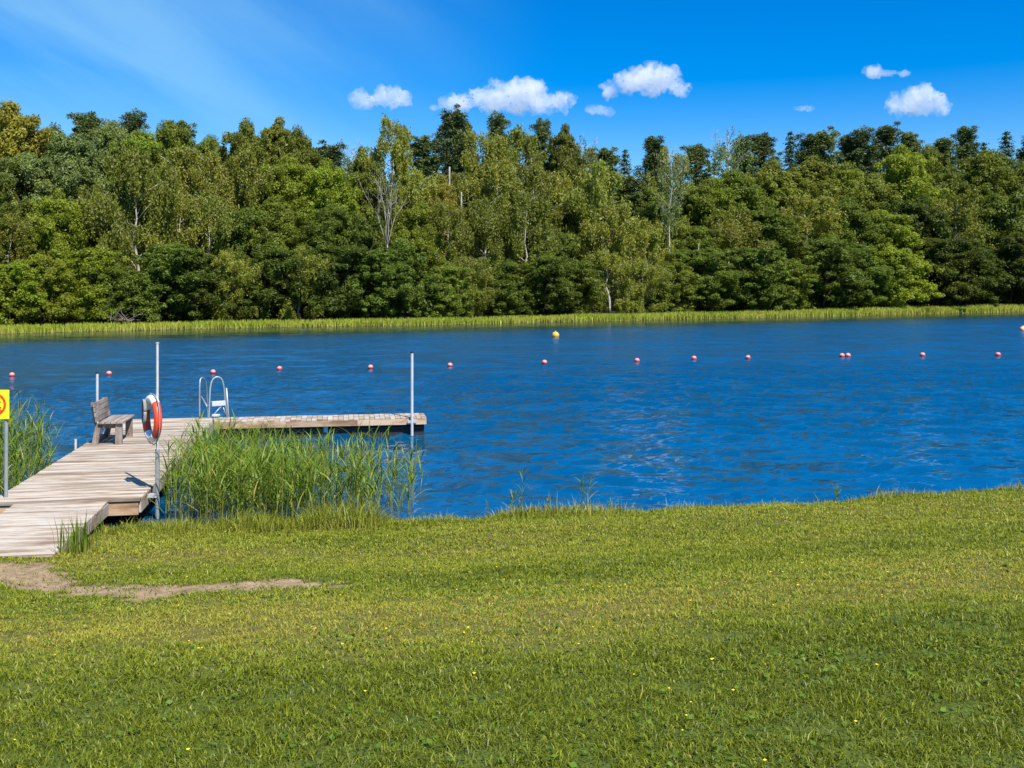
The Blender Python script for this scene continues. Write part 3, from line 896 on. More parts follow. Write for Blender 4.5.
MID_ROW = [
    ('birch', 8, 214, 9, 60), ('lime', 52, 196, 10, 56), ('weeping', 98, 186, 11, 62), ('weeping', 140, 152, 9.5, 66), ('weeping', 178, 200, 10, 58), ('weeping', 212, 196, 9, 54), ('alder', 246, 208, 10, 54), ('oak', 280, 198, 11, 58), ('oak', 318, 205, 10, 56), ('alder', 352, 215, 11, 50),
    ('lime', 420, 205, 11, 46), ('birch', 446, 205, 10, 46), ('weeping', 484, 200, 10, 54), ('weeping', 522, 196, 9.5, 56), ('alder', 556, 232, 11, 50), ('weeping', 606, 205, 8.5, 56), ('weeping', 648, 222, 9, 48), ('oak', 690, 226, 10, 56), ('weeping', 728, 215, 10, 60),
    ('oak', 768, 210, 10, 66), ('birch', 806, 196, 11, 60), ('oak', 846, 200, 10, 62), ('lime', 884, 212, 9.5, 64), ('alder', 920, 202, 11, 60), ('weeping', 952, 196, 10, 62), ('alder', 990, 192, 10, 64), ('oak', 1028, 196, 10, 66), ('oak', -32, 200, 10, 66)]
FRONT_ROW = [
    ('limebush', 4, 262, 4.6, 60), ('limebush', 44, 258, 4.8, 60), ('limebush', 86, 248, 4.6, 66), ('bush', 122, 268, 4.4, 52), ('alder', 156, 246, 5.0, 62), ('alder', 196, 252, 4.8, 58), ('weeping', 228, 254, 4.6, 54), ('alder', 262, 248, 5.0, 56), ('weeping', 300, 250, 4.8, 54),
    ('alder', 336, 244, 5.0, 56), ('alder', 374, 250, 5.2, 50), ('alder', 408, 244, 4.8, 54), ('bush', 444, 266, 4.4, 50), ('weeping', 470, 258, 4.6, 46), ('bush', 502, 262, 4.8, 52), ('alder', 540, 256, 5.0, 52), ('bush', 572, 262, 4.6, 50), ('weeping', 610, 252, 4.8, 54),
    ('weeping', 644, 262, 4.4, 46), ('bush', 676, 264, 4.8, 48), ('alder', 712, 250, 5.0, 58), ('alder', 752, 246, 5.0, 60), ('bush', 786, 258, 4.6, 54), ('alder', 820, 240, 5.2, 64), ('alder', 862, 246, 4.8, 60), ('limebush', 893, 250, 4.8, 56), ('alder', 932, 238, 5.0, 62),
    ('alder', 974, 244, 4.8, 60), ('alder', 1012, 236, 5.2, 62), ('alder', 1052, 240, 5.0, 62), ('limebush', -36, 254, 4.8, 62)]
for row, tab in ((3, SKY_ROW), (2, HIGH_ROW), (1, MID_ROW), (0, FRONT_ROW)):
    for i, (kind, px, py, s, w) in enumerate(tab):
        place_tree(kind, px, py, s, w, var=i, row=row)
for i, (px, py, s_) in enumerate([(a + q * 9, b, c) for q, (b, c) in enumerate(((140, 24), (175, 13), (245, 5))) for a in (-170, -135, -100, -70, 1085, 1115, 1150, 1185)]):
    place_tree(('oak', 'alder', 'birch')[i % 3], px, py, s_, 62, row=2, label='green tree of the wood beyond the edge of the photograph')
for i, px in enumerate(range(-60, 1090, 27)):
    place_tree('oak' if i % 3 else 'alder', px + random.uniform(-8, 8), random.uniform(186, 204), 19.5 + random.uniform(-1, 1), 58, row=2,
               label='shaded green tree deep inside the wood, seen only through gaps between nearer crowns')
place_tree('dead', 386, 171, 8.0, 46, row=1, rz=0.3, label='bare pale dead tree with forked limbs among green crowns')
place_tree('snag', 451, 167, 15.5, None, 0, row=2, label='bare white snag standing under the tallest pine, upper of two')
place_tree('snag', 461, 192, 11.0, None, 1, row=2, label='bare white snag standing under the tallest pine, lower of two')
place_tree('thinbirch', 667, 150, 9.0, 30, 0, row=2, label='slender birch with long bare white trunk in the dark gap')
place_tree('snag', 688, 242, 7.2, None, 1, row=1, label='leaning white trunk low among the dark leaves').rotation_euler = (0.0, R(9), 0)
place_tree('snag', 52, 222, 9.0, None, 0, row=1, label='thin white dead trunk among the bright bushes above the sign')

# ------------------------------------------------------------------ strips of grass and reeds as blades
def blades(pos, h, w, lean_amt, r, tint, bend=0.5, lean_dir=None):
    n = len(pos)
    a = r.uniform(0, 6.2832, n)
    ld_ = r.uniform(0, 6.2832, n) if lean_dir is None else lean_dir
    sd = np.stack([np.cos(a), np.sin(a), np.zeros(n)], -1) * (w / 2)[:, None]
    le = np.stack([np.cos(ld_), np.sin(ld_), np.zeros(n)], -1) * (lean_amt * h)[:, None]
    up = np.zeros((n, 3)); up[:, 2] = 1
    m_ = pos + le * 0.35 + up * (h * 0.58)[:, None]
    tp = pos + le + up * (h * (1 - bend * lean_amt ** 2 * 0.5))[:, None]
    v = np.stack([pos - sd, pos + sd, m_ + sd * 0.8, m_ - sd * 0.8, tp], 1).reshape(-1, 3)
    i = np.arange(n)[:, None] * 5
    q = i + np.array([[0, 1, 2, 3]]); tr = i + np.array([[3, 2, 4]])
    hh = np.tile(np.array([0, 0, .58, .58, 1.0]), n)
    return v, [q, tr], {'tint': np.repeat(tint, 5), 'along': hh}

def grass_mat(name, lushc, dryc, basec, trans=0.3, basefade=0.45):
    m, nt, out = new_mat(name)
    at = N(nt, "ShaderNodeAttribute"); at.attribute_name = 'tint'
    al = N(nt, "ShaderNodeAttribute"); al.attribute_name = 'along'
    c = ramp(nt, at.outputs['Fac'], [(0.0, dryc), (0.28, tuple((a + b) / 2 for a, b in zip(dryc, lushc))), (0.50, lushc), (0.76, tuple(x * 0.58 for x in lushc)), (1.0, tuple(x * 0.36 for x in lushc))])
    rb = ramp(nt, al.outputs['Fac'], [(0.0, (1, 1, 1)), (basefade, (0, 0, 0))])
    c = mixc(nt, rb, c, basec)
    b = N(nt, "ShaderNodeBsdfPrincipled"); b.inputs['Roughness'].default_value = 0.45; b.inputs['Specular IOR Level'].default_value = 0.3
    nt.links.new(c, b.inputs['Base Color'])
    tr = N(nt, "ShaderNodeBsdfTranslucent"); nt.links.new(mixc(nt, 1.0, c, (1.3, 1.25, 0.6), 'MULTIPLY'), tr.inputs[0])
    ms = N(nt, "ShaderNodeMixShader"); ms.inputs[0].default_value = trans
    nt.links.new(b.outputs[0], ms.inputs[1]); nt.links.new(tr.outputs[0], ms.inputs[2])
    nt.links.new(ms.outputs[0], out.inputs[0])
    return m

# far shore reed belt
n = 52000
t = rng.uniform(-70, 125, n)
s = rng.uniform(-0.1, 1.9, n)
pxy = base + t[:, None] * TAN + (s + far_wobble(t))[:, None] * NRM
pz = np.maximum(far_h(s, t), -0.05)
h = rng.uniform(0.7, 1.15, n) * (0.8 + 0.3 * vnoise(t, s, 31, 0.3)) * np.interp(t, [-50, 0, 80], [0.44, 0.52, 0.78])
tt = np.clip(0.40 + 0.12 * rng.normal(0, 1, n) + 0.3 * (vnoise(t, s, 32, 0.15) - .5), 0, 1)
v, f, at = blades(np.stack([pxy[:, 0], pxy[:, 1], pz], -1), h, np.full(n, 0.075), np.abs(rng.normal(0, 0.25, n)), rng, tt)
M_farreed = grass_mat('far_reeds', (0.26, 0.335, 0.028), (0.46, 0.42, 0.09), (0.42, 0.34, 0.11), basefade=0.3)
o = link('shore_reeds', np_mesh('shore_reeds', v, f, M_farreed, False, at))
setp(o, 'yellow-green belt of reeds along the far waterline under the trees', 'reeds', kind='stuff')

# lawn
DECK_D = np.array([-0.1685, 0.9857]); DECK_W = np.array([0.9857, 0.1685])
def in_pier(x, y):
    """ramp footprint in deck axes, origin at the deck's front right corner"""
    rx_, ry_ = x - (-5.25), y - 14.12
    a = rx_ * DECK_D[0] + ry_ * DECK_D[1]; b = rx_ * DECK_W[0] + ry_ * DECK_W[1]
    return (a > -2.86) & (a < 10) & (b > -1.72) & (b < -0.36) | (a > -0.02) & (b > -2.1) & (b < 0.05)

def scatter(y0, y1, dens, margin):
    xw = y1 * 0.56 + margin
    n = int(2 * xw * (y1 - y0) * dens)
    x = rng.uniform(-xw, xw, n); y = rng.uniform(y0, y1, n)
    k = np.abs(x) < y * 0.56 + margin
    return x[k], y[k]

V, Fq, Ft, TI, AL, off = [], [], [], [], [], 0
for (y0, y1, dens, hmin, hmax, w, mg) in ((2.5, 4.6, 11000, .020, .044, .0046, 1.0), (4.6, 7.5, 7500, .020, .045, .0058, 1.2), (7.5, 11.0, 4600, .022, .048, .0078, 1.6), (11.0, 17.2, 3000, .026, .062, .0100, 2.0)):
    x, y = scatter(y0, y1, dens, mg)
    sdist = shore_y(x) - y
    d = dirt_mask(x, y)
    lu = lush(x, y)
    keep = (sdist > 0.02) & ~in_pier(x, y) & (rng.random(len(x)) > np.clip(d * 1.2 + 0.5, 0, 0.955)) & (rng.random(len(x)) < (0.62 + 0.45 * lu) * np.clip(vnoise(x, y, 46, 7.0) * 2.4 - 0.1, 0.3, 1))
    x, y, lu, sdist = x[keep], y[keep], lu[keep], sdist[keep]
    nn = len(x)
    z = ground_z(x, y) - 0.004
    hh = rng.uniform(hmin, hmax, nn) * (0.72 + 0.25 * lu) * (0.6 + 0.8 * vnoise(x, y, 45, 9.0)) * (1 + 0.5 * (rng.random(nn) > 0.93)) * (1 + 0.9 * np.clip(1 - sdist / 0.9, 0, 1))
    ww = w * rng.uniform(0.6, 1.35, nn)
    ti = np.clip(0.25 + 0.50 * lu + rng.normal(0, 0.15, nn) - 0.3 * (rng.random(nn) > 0.9), 0, 1)
    v, f, at = blades(np.stack([x, y, z], -1), hh, ww, np.abs(rng.normal(1.0, 0.5, nn)), rng, ti)
    V.append(v); Fq.append(f[0] + off); Ft.append(f[1] + off); TI.append(at['tint']); AL.append(at['along']); off += len(v)
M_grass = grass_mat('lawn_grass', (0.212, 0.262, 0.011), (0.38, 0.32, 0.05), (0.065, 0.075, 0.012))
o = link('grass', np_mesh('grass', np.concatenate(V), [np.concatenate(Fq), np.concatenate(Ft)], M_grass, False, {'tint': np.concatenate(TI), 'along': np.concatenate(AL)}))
setp(o, 'mown green lawn with drier yellow bands sloping to the lake', 'grass', kind='stuff')

# taller grass on the bank edge
n = 30000
x = rng.uniform(-13, 13, n)
sd = np.abs(rng.normal(0.12, 0.28, n)) - 0.08
left = np.clip((-1.2 - x) / 1.0, 0, 1) * (x > -5.6)
sd = sd + left * rng.uniform(0, 0.55, n)
y = shore_y(x) - sd
keep = ~in_pier(x, y) & (rng.random(n) < 0.35 + 0.65 * np.maximum(left, vnoise(x, y, 41, 1.4) > 0.5))
x, y, left, sd = x[keep], y[keep], left[keep], sd[keep]
n = len(x)
h = rng.uniform(0.06, 0.15, n) * (1 + 1.0 * left * np.clip((x + 4.6) / 1.0, 0, 1)) * (0.3 + 1.5 * vnoise(x, y, 42, 2.0)) * (1 + 0.7 * (rng.random(n) > 0.97))
v, f, at = blades(np.stack([x, y, np.maximum(ground_z(x, y), -0.06) - 0.005], -1), h, rng.uniform(0.006, 0.012, n), np.abs(rng.normal(0.5, 0.4, n)), rng,
                  np.clip(0.40 + 0.2 * left + rng.normal(0, 0.2, n), 0, 1))
M_bank = grass_mat('bank_grass', (0.230, 0.270, 0.018), (0.42, 0.35, 0.08), (0.22, 0.20, 0.05))
o = link('bank_grass', np_mesh('bank_grass', v, f, M_bank, False, at))
setp(o, 'taller yellow-green grass fringing the near bank', 'grass', kind='stuff')

# broad weed leaves and yellow flowers in the near lawn
n = 9000
x, y = scatter(2.6, 8.5, 240, 1.0)
k = (rng.random(len(x)) < vnoise(x, y, 51, 1.2) ** 2 * 1.6) & (dirt_mask(x, y) < -0.5)
x, y = x[k], y[k]; n = len(x)
c = np.stack([x, y, ground_z(x, y) + rng.uniform(0.008, 0.035, n)], -1)
a = rng.uniform(0, 6.283, n)
d = np.stack([np.cos(a), np.sin(a), rng.normal(0.15, 0.25, n)], -1); d = norm(d)
w = norm(np.cross(d, np.array([0, 0, 1.0]) + rng.normal(0, 0.3, (n, 3))))
L = rng.uniform(0.012, 0.032, n)[:, None]
v = np.stack([c - d * L * .6, c + w * L * .42, c + d * L * .6, c - w * L * .42], 1).reshape(-1, 3)
L_weed = leaf_mat('weed_leaves', (0.105, 0.185, 0.02), obj_val=0.0)
o = link('clover', np_mesh('clover', v, np.arange(4 * n).reshape(-1, 4), L_weed, False, {'tint': np.repeat(rng.random(n), 4)}))
setp(o, 'small broad clover leaves scattered in the near lawn', 'clover', kind='stuff')

fl = MB()
x, y = scatter(3.2, 9.5, 3.0, 0.3)
for xx, yy in zip(x, y):
    if dirt_mask(np.array([xx]), np.array([yy]))[0] > -0.6: continue
    zz = float(ground_z(xx, yy)) + random.uniform(0.03, 0.055)
    rr = random.uniform(0.0035, 0.008)
    for q in range(5):
        aa = q * 1.2566 + random.random() * .3
        p = Vector((xx, yy, zz)); u = Vector((math.cos(aa), math.sin(aa), 0.5)) * rr; w_ = Vector((-math.sin(aa), math.cos(aa), 0)) * rr * 0.55
        fl._add([p, p + u * .6 + w_, p + u * 1.15, p + u * .6 - w_], [(0, 1, 2, 3)], random.random())
o = fl.build('wildflowers', simple_mat('buttercup', (0.80, 0.62, 0.02), 0.4, var=0.05))
setp(o, 'tiny yellow flowers dotted through the lawn', 'flowers', kind='stuff')

# ------------------------------------------------------------------ reeds by the jetty
def reed_bed(name, bases, heights, seed, label, lean=0.06, kind='stuff'):
    r = np.random.default_rng(seed)
    V, F_, TI, AL = [], [], [], []
    off = 0
    def ribbon(pts, ws, sdir, tint, al):
        nonlocal off
        k = len(pts)
        v = np.empty((k * 2, 3))
        v[0::2] = pts - sdir * ws[:, None]; v[1::2] = pts + sdir * ws[:, None]
        V.append(v)
        i = np.arange(k - 1)[:, None] * 2 + off
        F_.append(i + np.array([[0, 1, 3, 2]]))
        TI.append(np.full(k * 2, tint)); AL.append(np.repeat(al, 2)); off += k * 2
    for (x, y, z), H in zip(bases, heights):
        la = r.uniform(0, 6.283)
        top = np.array([math.cos(la), math.sin(la), 0]) * abs(r.normal(0, lean)) * H + np.array([0.03 * H, 0, 0])
        p0 = np.array([x, y, z])
        t = np.linspace(0, 1, 5)
        pts = p0 + np.outer(t ** 1.5, top) + np.outer(t, [0, 0, H * 0.92])
        a = r.uniform(0, 3.14)
        st = float(np.clip(r.normal(0.42, 0.13), 0, 1))
        for aa in (a, a + 1.57):
            ribbon(pts, np.linspace(0.0055, 0.0022, 5), np.array([math.cos(aa), math.sin(aa), 0]), st * 0.8, t)
        nl = int(r.integers(5, 9))
        for k in range(nl):
            u = 0.30 + 0.68 * (k + r.random() * .6) / nl
            q = p0 + top * u ** 1.5 + np.array([0, 0, H * 0.92 * u])
            a = la + k * math.pi + r.normal(0, 0.75)
            L = r.uniform(0.20, 0.46) * (0.65 + 0.5 * math.sin(math.pi * min(1, u))) * min(1.1, H)
            el = r.uniform(0.85, 1.38)
            tt = np.linspace(0, 1, 5)
            out_ = np.array([math.cos(a), math.sin(a), 0])
            dr = r.uniform(0.05, 0.40)
            lp = q + np.outer(tt, out_) * L * math.cos(el) * 1.1 + np.outer(tt ** 2, out_) * L * 0.3 + np.outer(tt * math.sin(el) - tt ** 2.4 * dr, [0, 0, L])
            sd = np.array([-math.sin(a), math.cos(a), r.normal(0, 0.3)])
            wd = np.array([0.5, 0.95, 0.85, 0.5, 0.05]) * r.uniform(0.006, 0.0115)
            ribbon(lp, wd, sd, float(np.clip(r.normal(0.52 if u > 0.4 else 0.40, 0.12), 0, 1)), 0.3 + 0.7 * np.ones(5) * u)
    me = np_mesh(name, np.concatenate(V), [np.concatenate(F_)], M_reed, False, {'tint': np.concatenate(TI), 'along': np.concatenate(AL)})
    o = link(name, me)
    if kind == 'stuff': setp(o, label, 'reeds', kind='stuff')
    return o
M_reed = grass_mat('reed_leaves', (0.138, 0.228, 0.014), (0.38, 0.32, 0.08), (0.26, 0.25, 0.06), 0.35)

bs, hs_ = [], []
while len(bs) < 660:
    px = rng.uniform(163, 421)
    u = (px - 163) / 265
    Y = rng.uniform(13.9, 18.4 - 1.6 * u)
    X = (px - 512) / F * Y
    if Y < shore_y(X) - 0.12: continue
    b = (X + 5.25) * DECK_W[0] + (Y - 14.12) * DECK_W[1]
    if b < 0.16: continue
    if rng.random() < 0.8 * max(0, (u - 0.45)) * 1.9: continue
    if rng.random() > 0.35 + 1.1 * float(vnoise(np.array([X]), np.array([Y]), 61, 1.7)[0]): continue
    bs.append((X, Y, max(float(ground_z(X, Y)), -0.25)))
    z0 = bs[-1][2]
    hs_.append((rng.uniform(0.80, 1.30) + 0.22 * max(0, 1 - u * 2.2) * rng.random()) - z0 * 0.6)
reed_bed('reeds', bs, hs_, 71, 'tall green reeds standing in the water beside the pier')
bs, hs_ = [], []
while len(bs) < 430:
    Y = rng.uniform(14.9, 19.0)
    px = rng.uniform(-70, 52)
    X = (px - 512) / F * Y
    b = (X + 5.25) * DECK_W[0] + (Y - 14.12) * DECK_W[1]
    if b > -2.15: continue
    edge = np.clip((-2.15 - b) / 0.8, 0, 1)
    if rng.random() > 0.12 + edge: continue
    bs.append((X, Y, -0.25)); hs_.append((0.55 + 0.92 * edge) * rng.uniform(0.7, 1.15) + .2)
reed_bed('reeds', bs, hs_, 72, 'tall green reeds behind the yellow sign, on the far side of the pier')

def plant(px, py, hpx, label, seed, n=1, spread=0.04):
    py += 3
    g = to_ground(px, py) if py > 495 else np.array([(px - 512) / F * HC / ((py - HOR) / F), HC / ((py - HOR) / F)])
    z = float(ground_z(g[0], g[1]))
    H = hpx / F * g[1]
    H *= 1.2
    r = np.random.default_rng(seed)
    bb = [(r.normal(0, spread), r.normal(0, spread), -0.01) for _ in range(n)]
    e = empty('reed_stem', (g[0], g[1], max(z, -0.1)))
    o = reed_bed('foliage', bb, [H * r.uniform(0.75, 1.05) for _ in range(n)], seed, '', 0.1, 'thing')
    o.parent = e
    setp(e, label, 'reed', 'lone reed stems along the grassy bank')
plant(487, 512, 20, 'short reed sprig on the bank left of the leafy clump', 81, 2)
plant(515, 510, 26, 'leafy reed clump on the bank below the yellow buoy', 82, 4)
plant(526, 509, 46, 'taller thin reed just right of the leafy clump', 83, 1)
plant(552, 509, 16, 'short pale reed stub between the two thin reeds', 84, 1)
plant(583, 506, 34, 'thin upright reed alone on the open bank', 85, 2, 0.03)
plant(614, 505, 16, 'small reed shoot on the bank right of the upright reed', 86, 1)
plant(836, 494, 18, 'small green tuft of reed on the right bank under the twin buoys', 87, 4, 0.03)

# tuft of sword-shaped leaves beside the ramp
def tuft(name, px, py, H, n, label, seed):
    g = to_ground(px, py); r = np.random.default_rng(seed)
    pos = np.stack([r.normal(0, 0.10, n), r.normal(0, 0.16, n), np.zeros(n)], -1)
    v, f, at = blades(pos, H * r.uniform(0.45, 1.0, n), r.uniform(0.012, 0.02, n), np.abs(r.normal(0.12, 0.15, n)), r, np.clip(r.normal(0.62, 0.12, n), 0, 1))
    o = link(name, np_mesh(name, v, f, M_reed, False, at), loc=(g[0], g[1], float(ground_z(*g))))
    setp(o, label, 'plant')
tuft('iris_tuft', 77, 553, 0.50, 90, 'dark green tuft of sword-shaped leaves against the ramp edge', 91)

# ------------------------------------------------------------------ jetty
ZD = 0.42
pier = empty('pier', (-5.25, 14.12, 0), math.atan2(DECK_W[1], DECK_W[0]))
setp(pier, 'L-shaped weathered wooden pier with a ramp from the lawn', 'pier')
# local axes: x along the boards (to the right), y out over the water; origin = front right corner of the deck
def boards(name, x0, x1, y0, y1, z, pitch=0.120, gap=0.007, th=0.034, along='x', zend=None, mat=M_deck, r=random):
    m = MB()
    a, b = (y0, y1) if along == 'x' else (x0, x1)
    k = max(1, int(round((b - a) / pitch)))
    p = (b - a) / k
    for i in range(k):
        c = a + (i + .5) * p
        zz = z if zend is None else z + (zend - z) * (c - a) / (b - a)
        zz += r.uniform(-0.003, 0.003)
        e0, e1 = r.uniform(-0.008, 0.008), r.uniform(-0.008, 0.008)
        t = min(1, max(0, r.gauss(0.5, 0.3)))
        if along == 'x':
            m.box(((x0 + x1 + e0 + e1) / 2, c, zz - th / 2), (x1 - x0 + e1 - e0, p - gap, th), Matrix.Rotation(r.uniform(-.002, .002), 3, 'Y'), t)
        else:
            m.box((c, (y0 + y1) / 2, zz - th / 2), (p - gap, y1 - y0 + e1, th), None, 0.45 + 0.35 * t)
    return m.build(name, mat, pier, bevel=0.004)
DECK_L = 9.05
deck_o = boards('deck', -2.03, 0.0, 0.0, DECK_L, ZD)
ramp_o = boards('ramp', -1.66, -0.42, -2.80, -0.008, ZD - 0.05, zend=ZD - 0.004)
FW0, FW1 = 8.28, DECK_L
arm_o = boards('pier_arm', 0.006, 4.74, FW0, FW1, ZD + 0.0, along='y', pitch=0.118)
m = MB(); m.box((-1.015, 0.05, ZD - 0.135), (1.97, 0.045, 0.19), tint=.4); m.build('front_beam', M_beam, deck_o, bevel=.004)
m = MB(); m.box((-0.028, DECK_L / 2 - .4, ZD - 0.125), (0.045, DECK_L - 1.0, 0.175), tint=.7); m.build('side_beam', M_beam_side, deck_o, bevel=.004)
m = MB(); m.box((-2.0, DECK_L / 2, ZD - 0.125), (0.045, DECK_L - .1, 0.175), tint=.7); m.build('side_beam', M_beam_side, deck_o, bevel=.004)
m = MB()
for i in range(3):
    m.box((0.79 + 1.58 * i, FW0 + 0.0, ZD - 0.100), (1.575, 0.04, 0.128), tint=(.75, .25, .6)[i])
m.build('arm_beam', wood_deck_mat('arm_beam', (0.47, 0.36, 0.26), (0.30, 0.16, 0.08)), arm_o, bevel=.004)
m = MB(); m.box((2.37, FW1 - 0.0, ZD - 0.100), (4.72, 0.04, 0.128), tint=.5); m.box((-1.0, DECK_L - .02, ZD - .1), (1.98, .04, .128), tint=.5); m.build('arm_beam', M_beam, arm_o)
m = MB(); m.box((4.72, (FW0 + FW1) / 2, ZD - 0.100), (0.04, FW1 - FW0 - .05, 0.128), tint=.6); m.build('arm_end_beam', M_beam_side, arm_o)
for sx in (-1.64, -0.44):
    q = MB()
    z0, z1 = ZD - 0.05 - 0.04, ZD - 0.045
    h_ = .16
    q.hexa([Vector(p) for p in ((sx - .02, -2.78, z0 - .10), (sx + .02, -2.78, z0 - .10), (sx + .02, -0.01, z1 - h_), (sx - .02, -0.01, z1 - h_), (sx - .02, -2.78, z0), (sx + .02, -2.78, z0), (sx + .02, -0.01, z1), (sx - .02, -0.01, z1))], .5)
    q.build('ramp_beam', M_beam_side, ramp_o)
for cx, cy, lx, ly in ((-1.0, 2.2, 1.5, 1.6), (-1.0, 5.0, 1.5, 1.6), (-1.0, 7.8, 1.5, 1.6), (1.25, 8.70, 2.3, .62), (3.6, 8.70, 2.2, .62)):
    q = MB(); q.box((cx, cy, 0.06), (lx, ly, 0.34)); q.build('float', M_black, pier, bevel=.03)

dz = lambda a, b, z=ZD: Vector((-5.25 + DECK_W[0] * a + DECK_D[0] * b, 14.12 + DECK_W[1] * a + DECK_D[1] * b, z))
# local deck coordinates of a pixel at deck height
def deck_px(px, py, z=ZD):
    Y = (HC - z) * F / (py - HOR); X = (px - 512) / F * Y
    rel = np.array([X + 5.25, Y - 14.12])
    return float(rel @ DECK_W), float(rel @ DECK_D)

def pole(name, at, parts, label, cat='pole'):
    e = empty(name, at)
    setp(e, label, cat)
    for nm, z0, z1, r_, mat in parts:
        q = MB(); q.tube([(0, 0, z0), (0, 0, z1)], r_, 12); q.build(nm, mat, e, smooth=False, bevel=0.0)
    return e

# lifebuoy pole just off the right edge
bp_ = dz(0.125, 0.62, 0)
lp = pole('lifebuoy_pole', bp_, [('lower_tube', -0.5, 1.02, .032, M_galv), ('upper_tube', 1.0, 2.58, .019, M_white), ('cap', 2.58, 2.60, .026, M_galv_dull)],
          'tall thin white pole carrying the lifebuoy at the pier corner')
q = MB(); q.box((-0.06, 0, ZD - .08), (0.14, 0.10, 0.05)); q.build('bracket', M_galv_dull, lp)

# lifebuoy
view = Vector((bp_.x, bp_.y, 0)).normalized()
right = Vector((view.y, -view.x, 0))
cpos = Vector((bp_.x, bp_.y, 1.48)) - right * 0.075 - view * 0.0
lb = empty('lifebuoy', cpos)
setp(lb, 'orange and white lifebuoy hanging on the pole by the pier', 'lifebuoy')
un = (-view * 0.957 + right * 0.29).normalized()
def arc(a0, a1, rmaj, rmin, n=20, squash=0.9):
    pts = []
    for i in range(n + 1):
        a = a0 + (a1 - a0) * i / n
        pts.append(un * (rmaj * math.sin(a)) + Vector((0, 0, rmaj * math.cos(a))))
    q = MB(); q.tube(pts, rmin, 14); return q
ring_o = arc(R(-4), R(364), .288, .058, 48).build('ring', M_orange, lb, smooth=True)
for a0, a1 in ((-62, 38), (142, 216)):
    arc(R(a0), R(a1), .288, .0615).build('band', M_whitebuoy, ring_o, smooth=True)
pts = []
for i in range(49):
    a = 2 * math.pi * i / 48
    k = .358 + .026 * abs(math.sin(2 * a)) 
    pts.append(un * (k * math.sin(a)) + Vector((0, 0, k * math.cos(a) - (.012 if math.cos(a) < 0 else 0))))
q = MB(); q.tube(pts, .008, 6); q.build('grab_line', M_rope, lb, smooth=True)
q = MB()
nrm = un.cross(Vector((0, 0, 1))).normalized()
for k in range(3):
    cpt = -un * 0.10 + Vector((0, 0, 0.10 - 0.0 * k)) - nrm * (0.075 + 0.012 * k) * (1 if nrm.dot(view) > 0 else -1)
    pts = [cpt + un * (.06 * math.cos(a)) + Vector((0, 0, .17 * math.sin(a))) for a in np.linspace(0, 6.283, 25)]
    q.tube(pts, .011, 6)
q.build('throw_rope', M_rope, lb, smooth=True)

# other poles
def edge_b(px, a):
    return min(np.linspace(0, 9, 1801), key=lambda b: abs(512 + F * dz(a, b).x / dz(a, b).y - px))
b_ = edge_b(97.2, -2.09)
pole('mooring_pole', dz(-2.09, b_, 0), [('tube', -0.6, 1.66, .026, M_white), ('cap', 1.66, 1.69, .030, M_black)], 'short white pole at the pier edge behind the bench')
b_ = edge_b(75.5, -2.08)
pole('mooring_stub', dz(-2.08, b_, 0), [('tube', -0.6, 0.57, .022, M_white), ('cap', .57, .585, .024, M_galv_dull)], 'low white pile stub at the pier edge nearer than the bench')
Pt = dz(4.40, FW0 - 0.075, 0)
pt = pole('mooring_pole', Pt, [('tube', -0.6, HC - (353 - HOR) / F * Pt.y, .033, M_white), ('cap', HC - (353 - HOR) / F * Pt.y, HC - (351.6 - HOR) / F * Pt.y, .038, M_black)], 'tall white pole clamped to the outer end of the pier arm')
q = MB(); q.box((0, 0.03, ZD - .09), (0.20, 0.11, 0.06)); q.build('bracket', M_galv_dull, pt)

# bathing ladder at the inner corner of the arm
Yl = 23.05
L0 = P(214, 420, Yl)
lad = empty('bathing_ladder', (L0.x, L0.y, ZD))
setp(lad, 'galvanised bathing ladder with arched handrails on the pier corner', 'ladder')
def lpts(seq): return [P(a, b, y) - Vector((L0.x, L0.y, ZD)) for a, b, y in seq]
def smooth_path(pts, n=6):
    out = []
    for i in range(len(pts) - 1):
        p0, p1, p2, p3 = pts[max(i - 1, 0)], pts[i], pts[i + 1], pts[min(i + 2, len(pts) - 1)]
        for k in range(n):
            t = k / n
            out.append(0.5 * ((2 * p1) + (-p0 + p2) * t + (2 * p0 - 5 * p1 + 4 * p2 - p3) * t * t + (-p0 + 3 * p1 - 3 * p2 + p3) * t ** 3))
    out.append(pts[-1]); return out
q = MB(); q.tube(smooth_path(lpts([(208.8, 423, 22.9), (209.6, 400, 22.95), (210.6, 386, 23.0), (213.2, 379, 23.05), (217.6, 377, 23.1), (221.8, 379.6, 23.15), (224, 388, 23.2), (225.2, 402, 23.25), (227.0, 418, 23.3), (227.5, 436, 23.4)])), .019, 10); q.build('handrail', M_galv, lad, smooth=True)
q = MB(); q.tube(smooth_path(lpts([(199.6, 423, 23.2), (199.6, 400, 23.2), (199.7, 386, 23.2), (200.4, 379.5, 23.25), (202.4, 378, 23.35), (204.8, 380, 23.5), (206.3, 386, 23.6), (206.9, 396, 23.7), (207.6, 412, 23.8), (208, 440, 23.9)])), .019, 10); q.build('handrail', M_galv, lad, smooth=True)
q = MB(); q.tube(lpts([(226.4, 388, 23.35), (228.4, 416, 23.4), (229, 440, 23.45)]), .022, 10); q.build('post', M_galv, lad, smooth=True)
q = MB()
pa, pb = lpts([(211.5, 403.6, 23.02), (225, 403.2, 23.22)])
ax = (pb - pa); ln = ax.length; ang = math.atan2(ax.y, ax.x)
q.box((pa + pb) / 2, (ln, 0.09, 0.11), Matrix.Rotation(ang, 3, 'Z')); q.build('step', M_white, lad, bevel=.006)
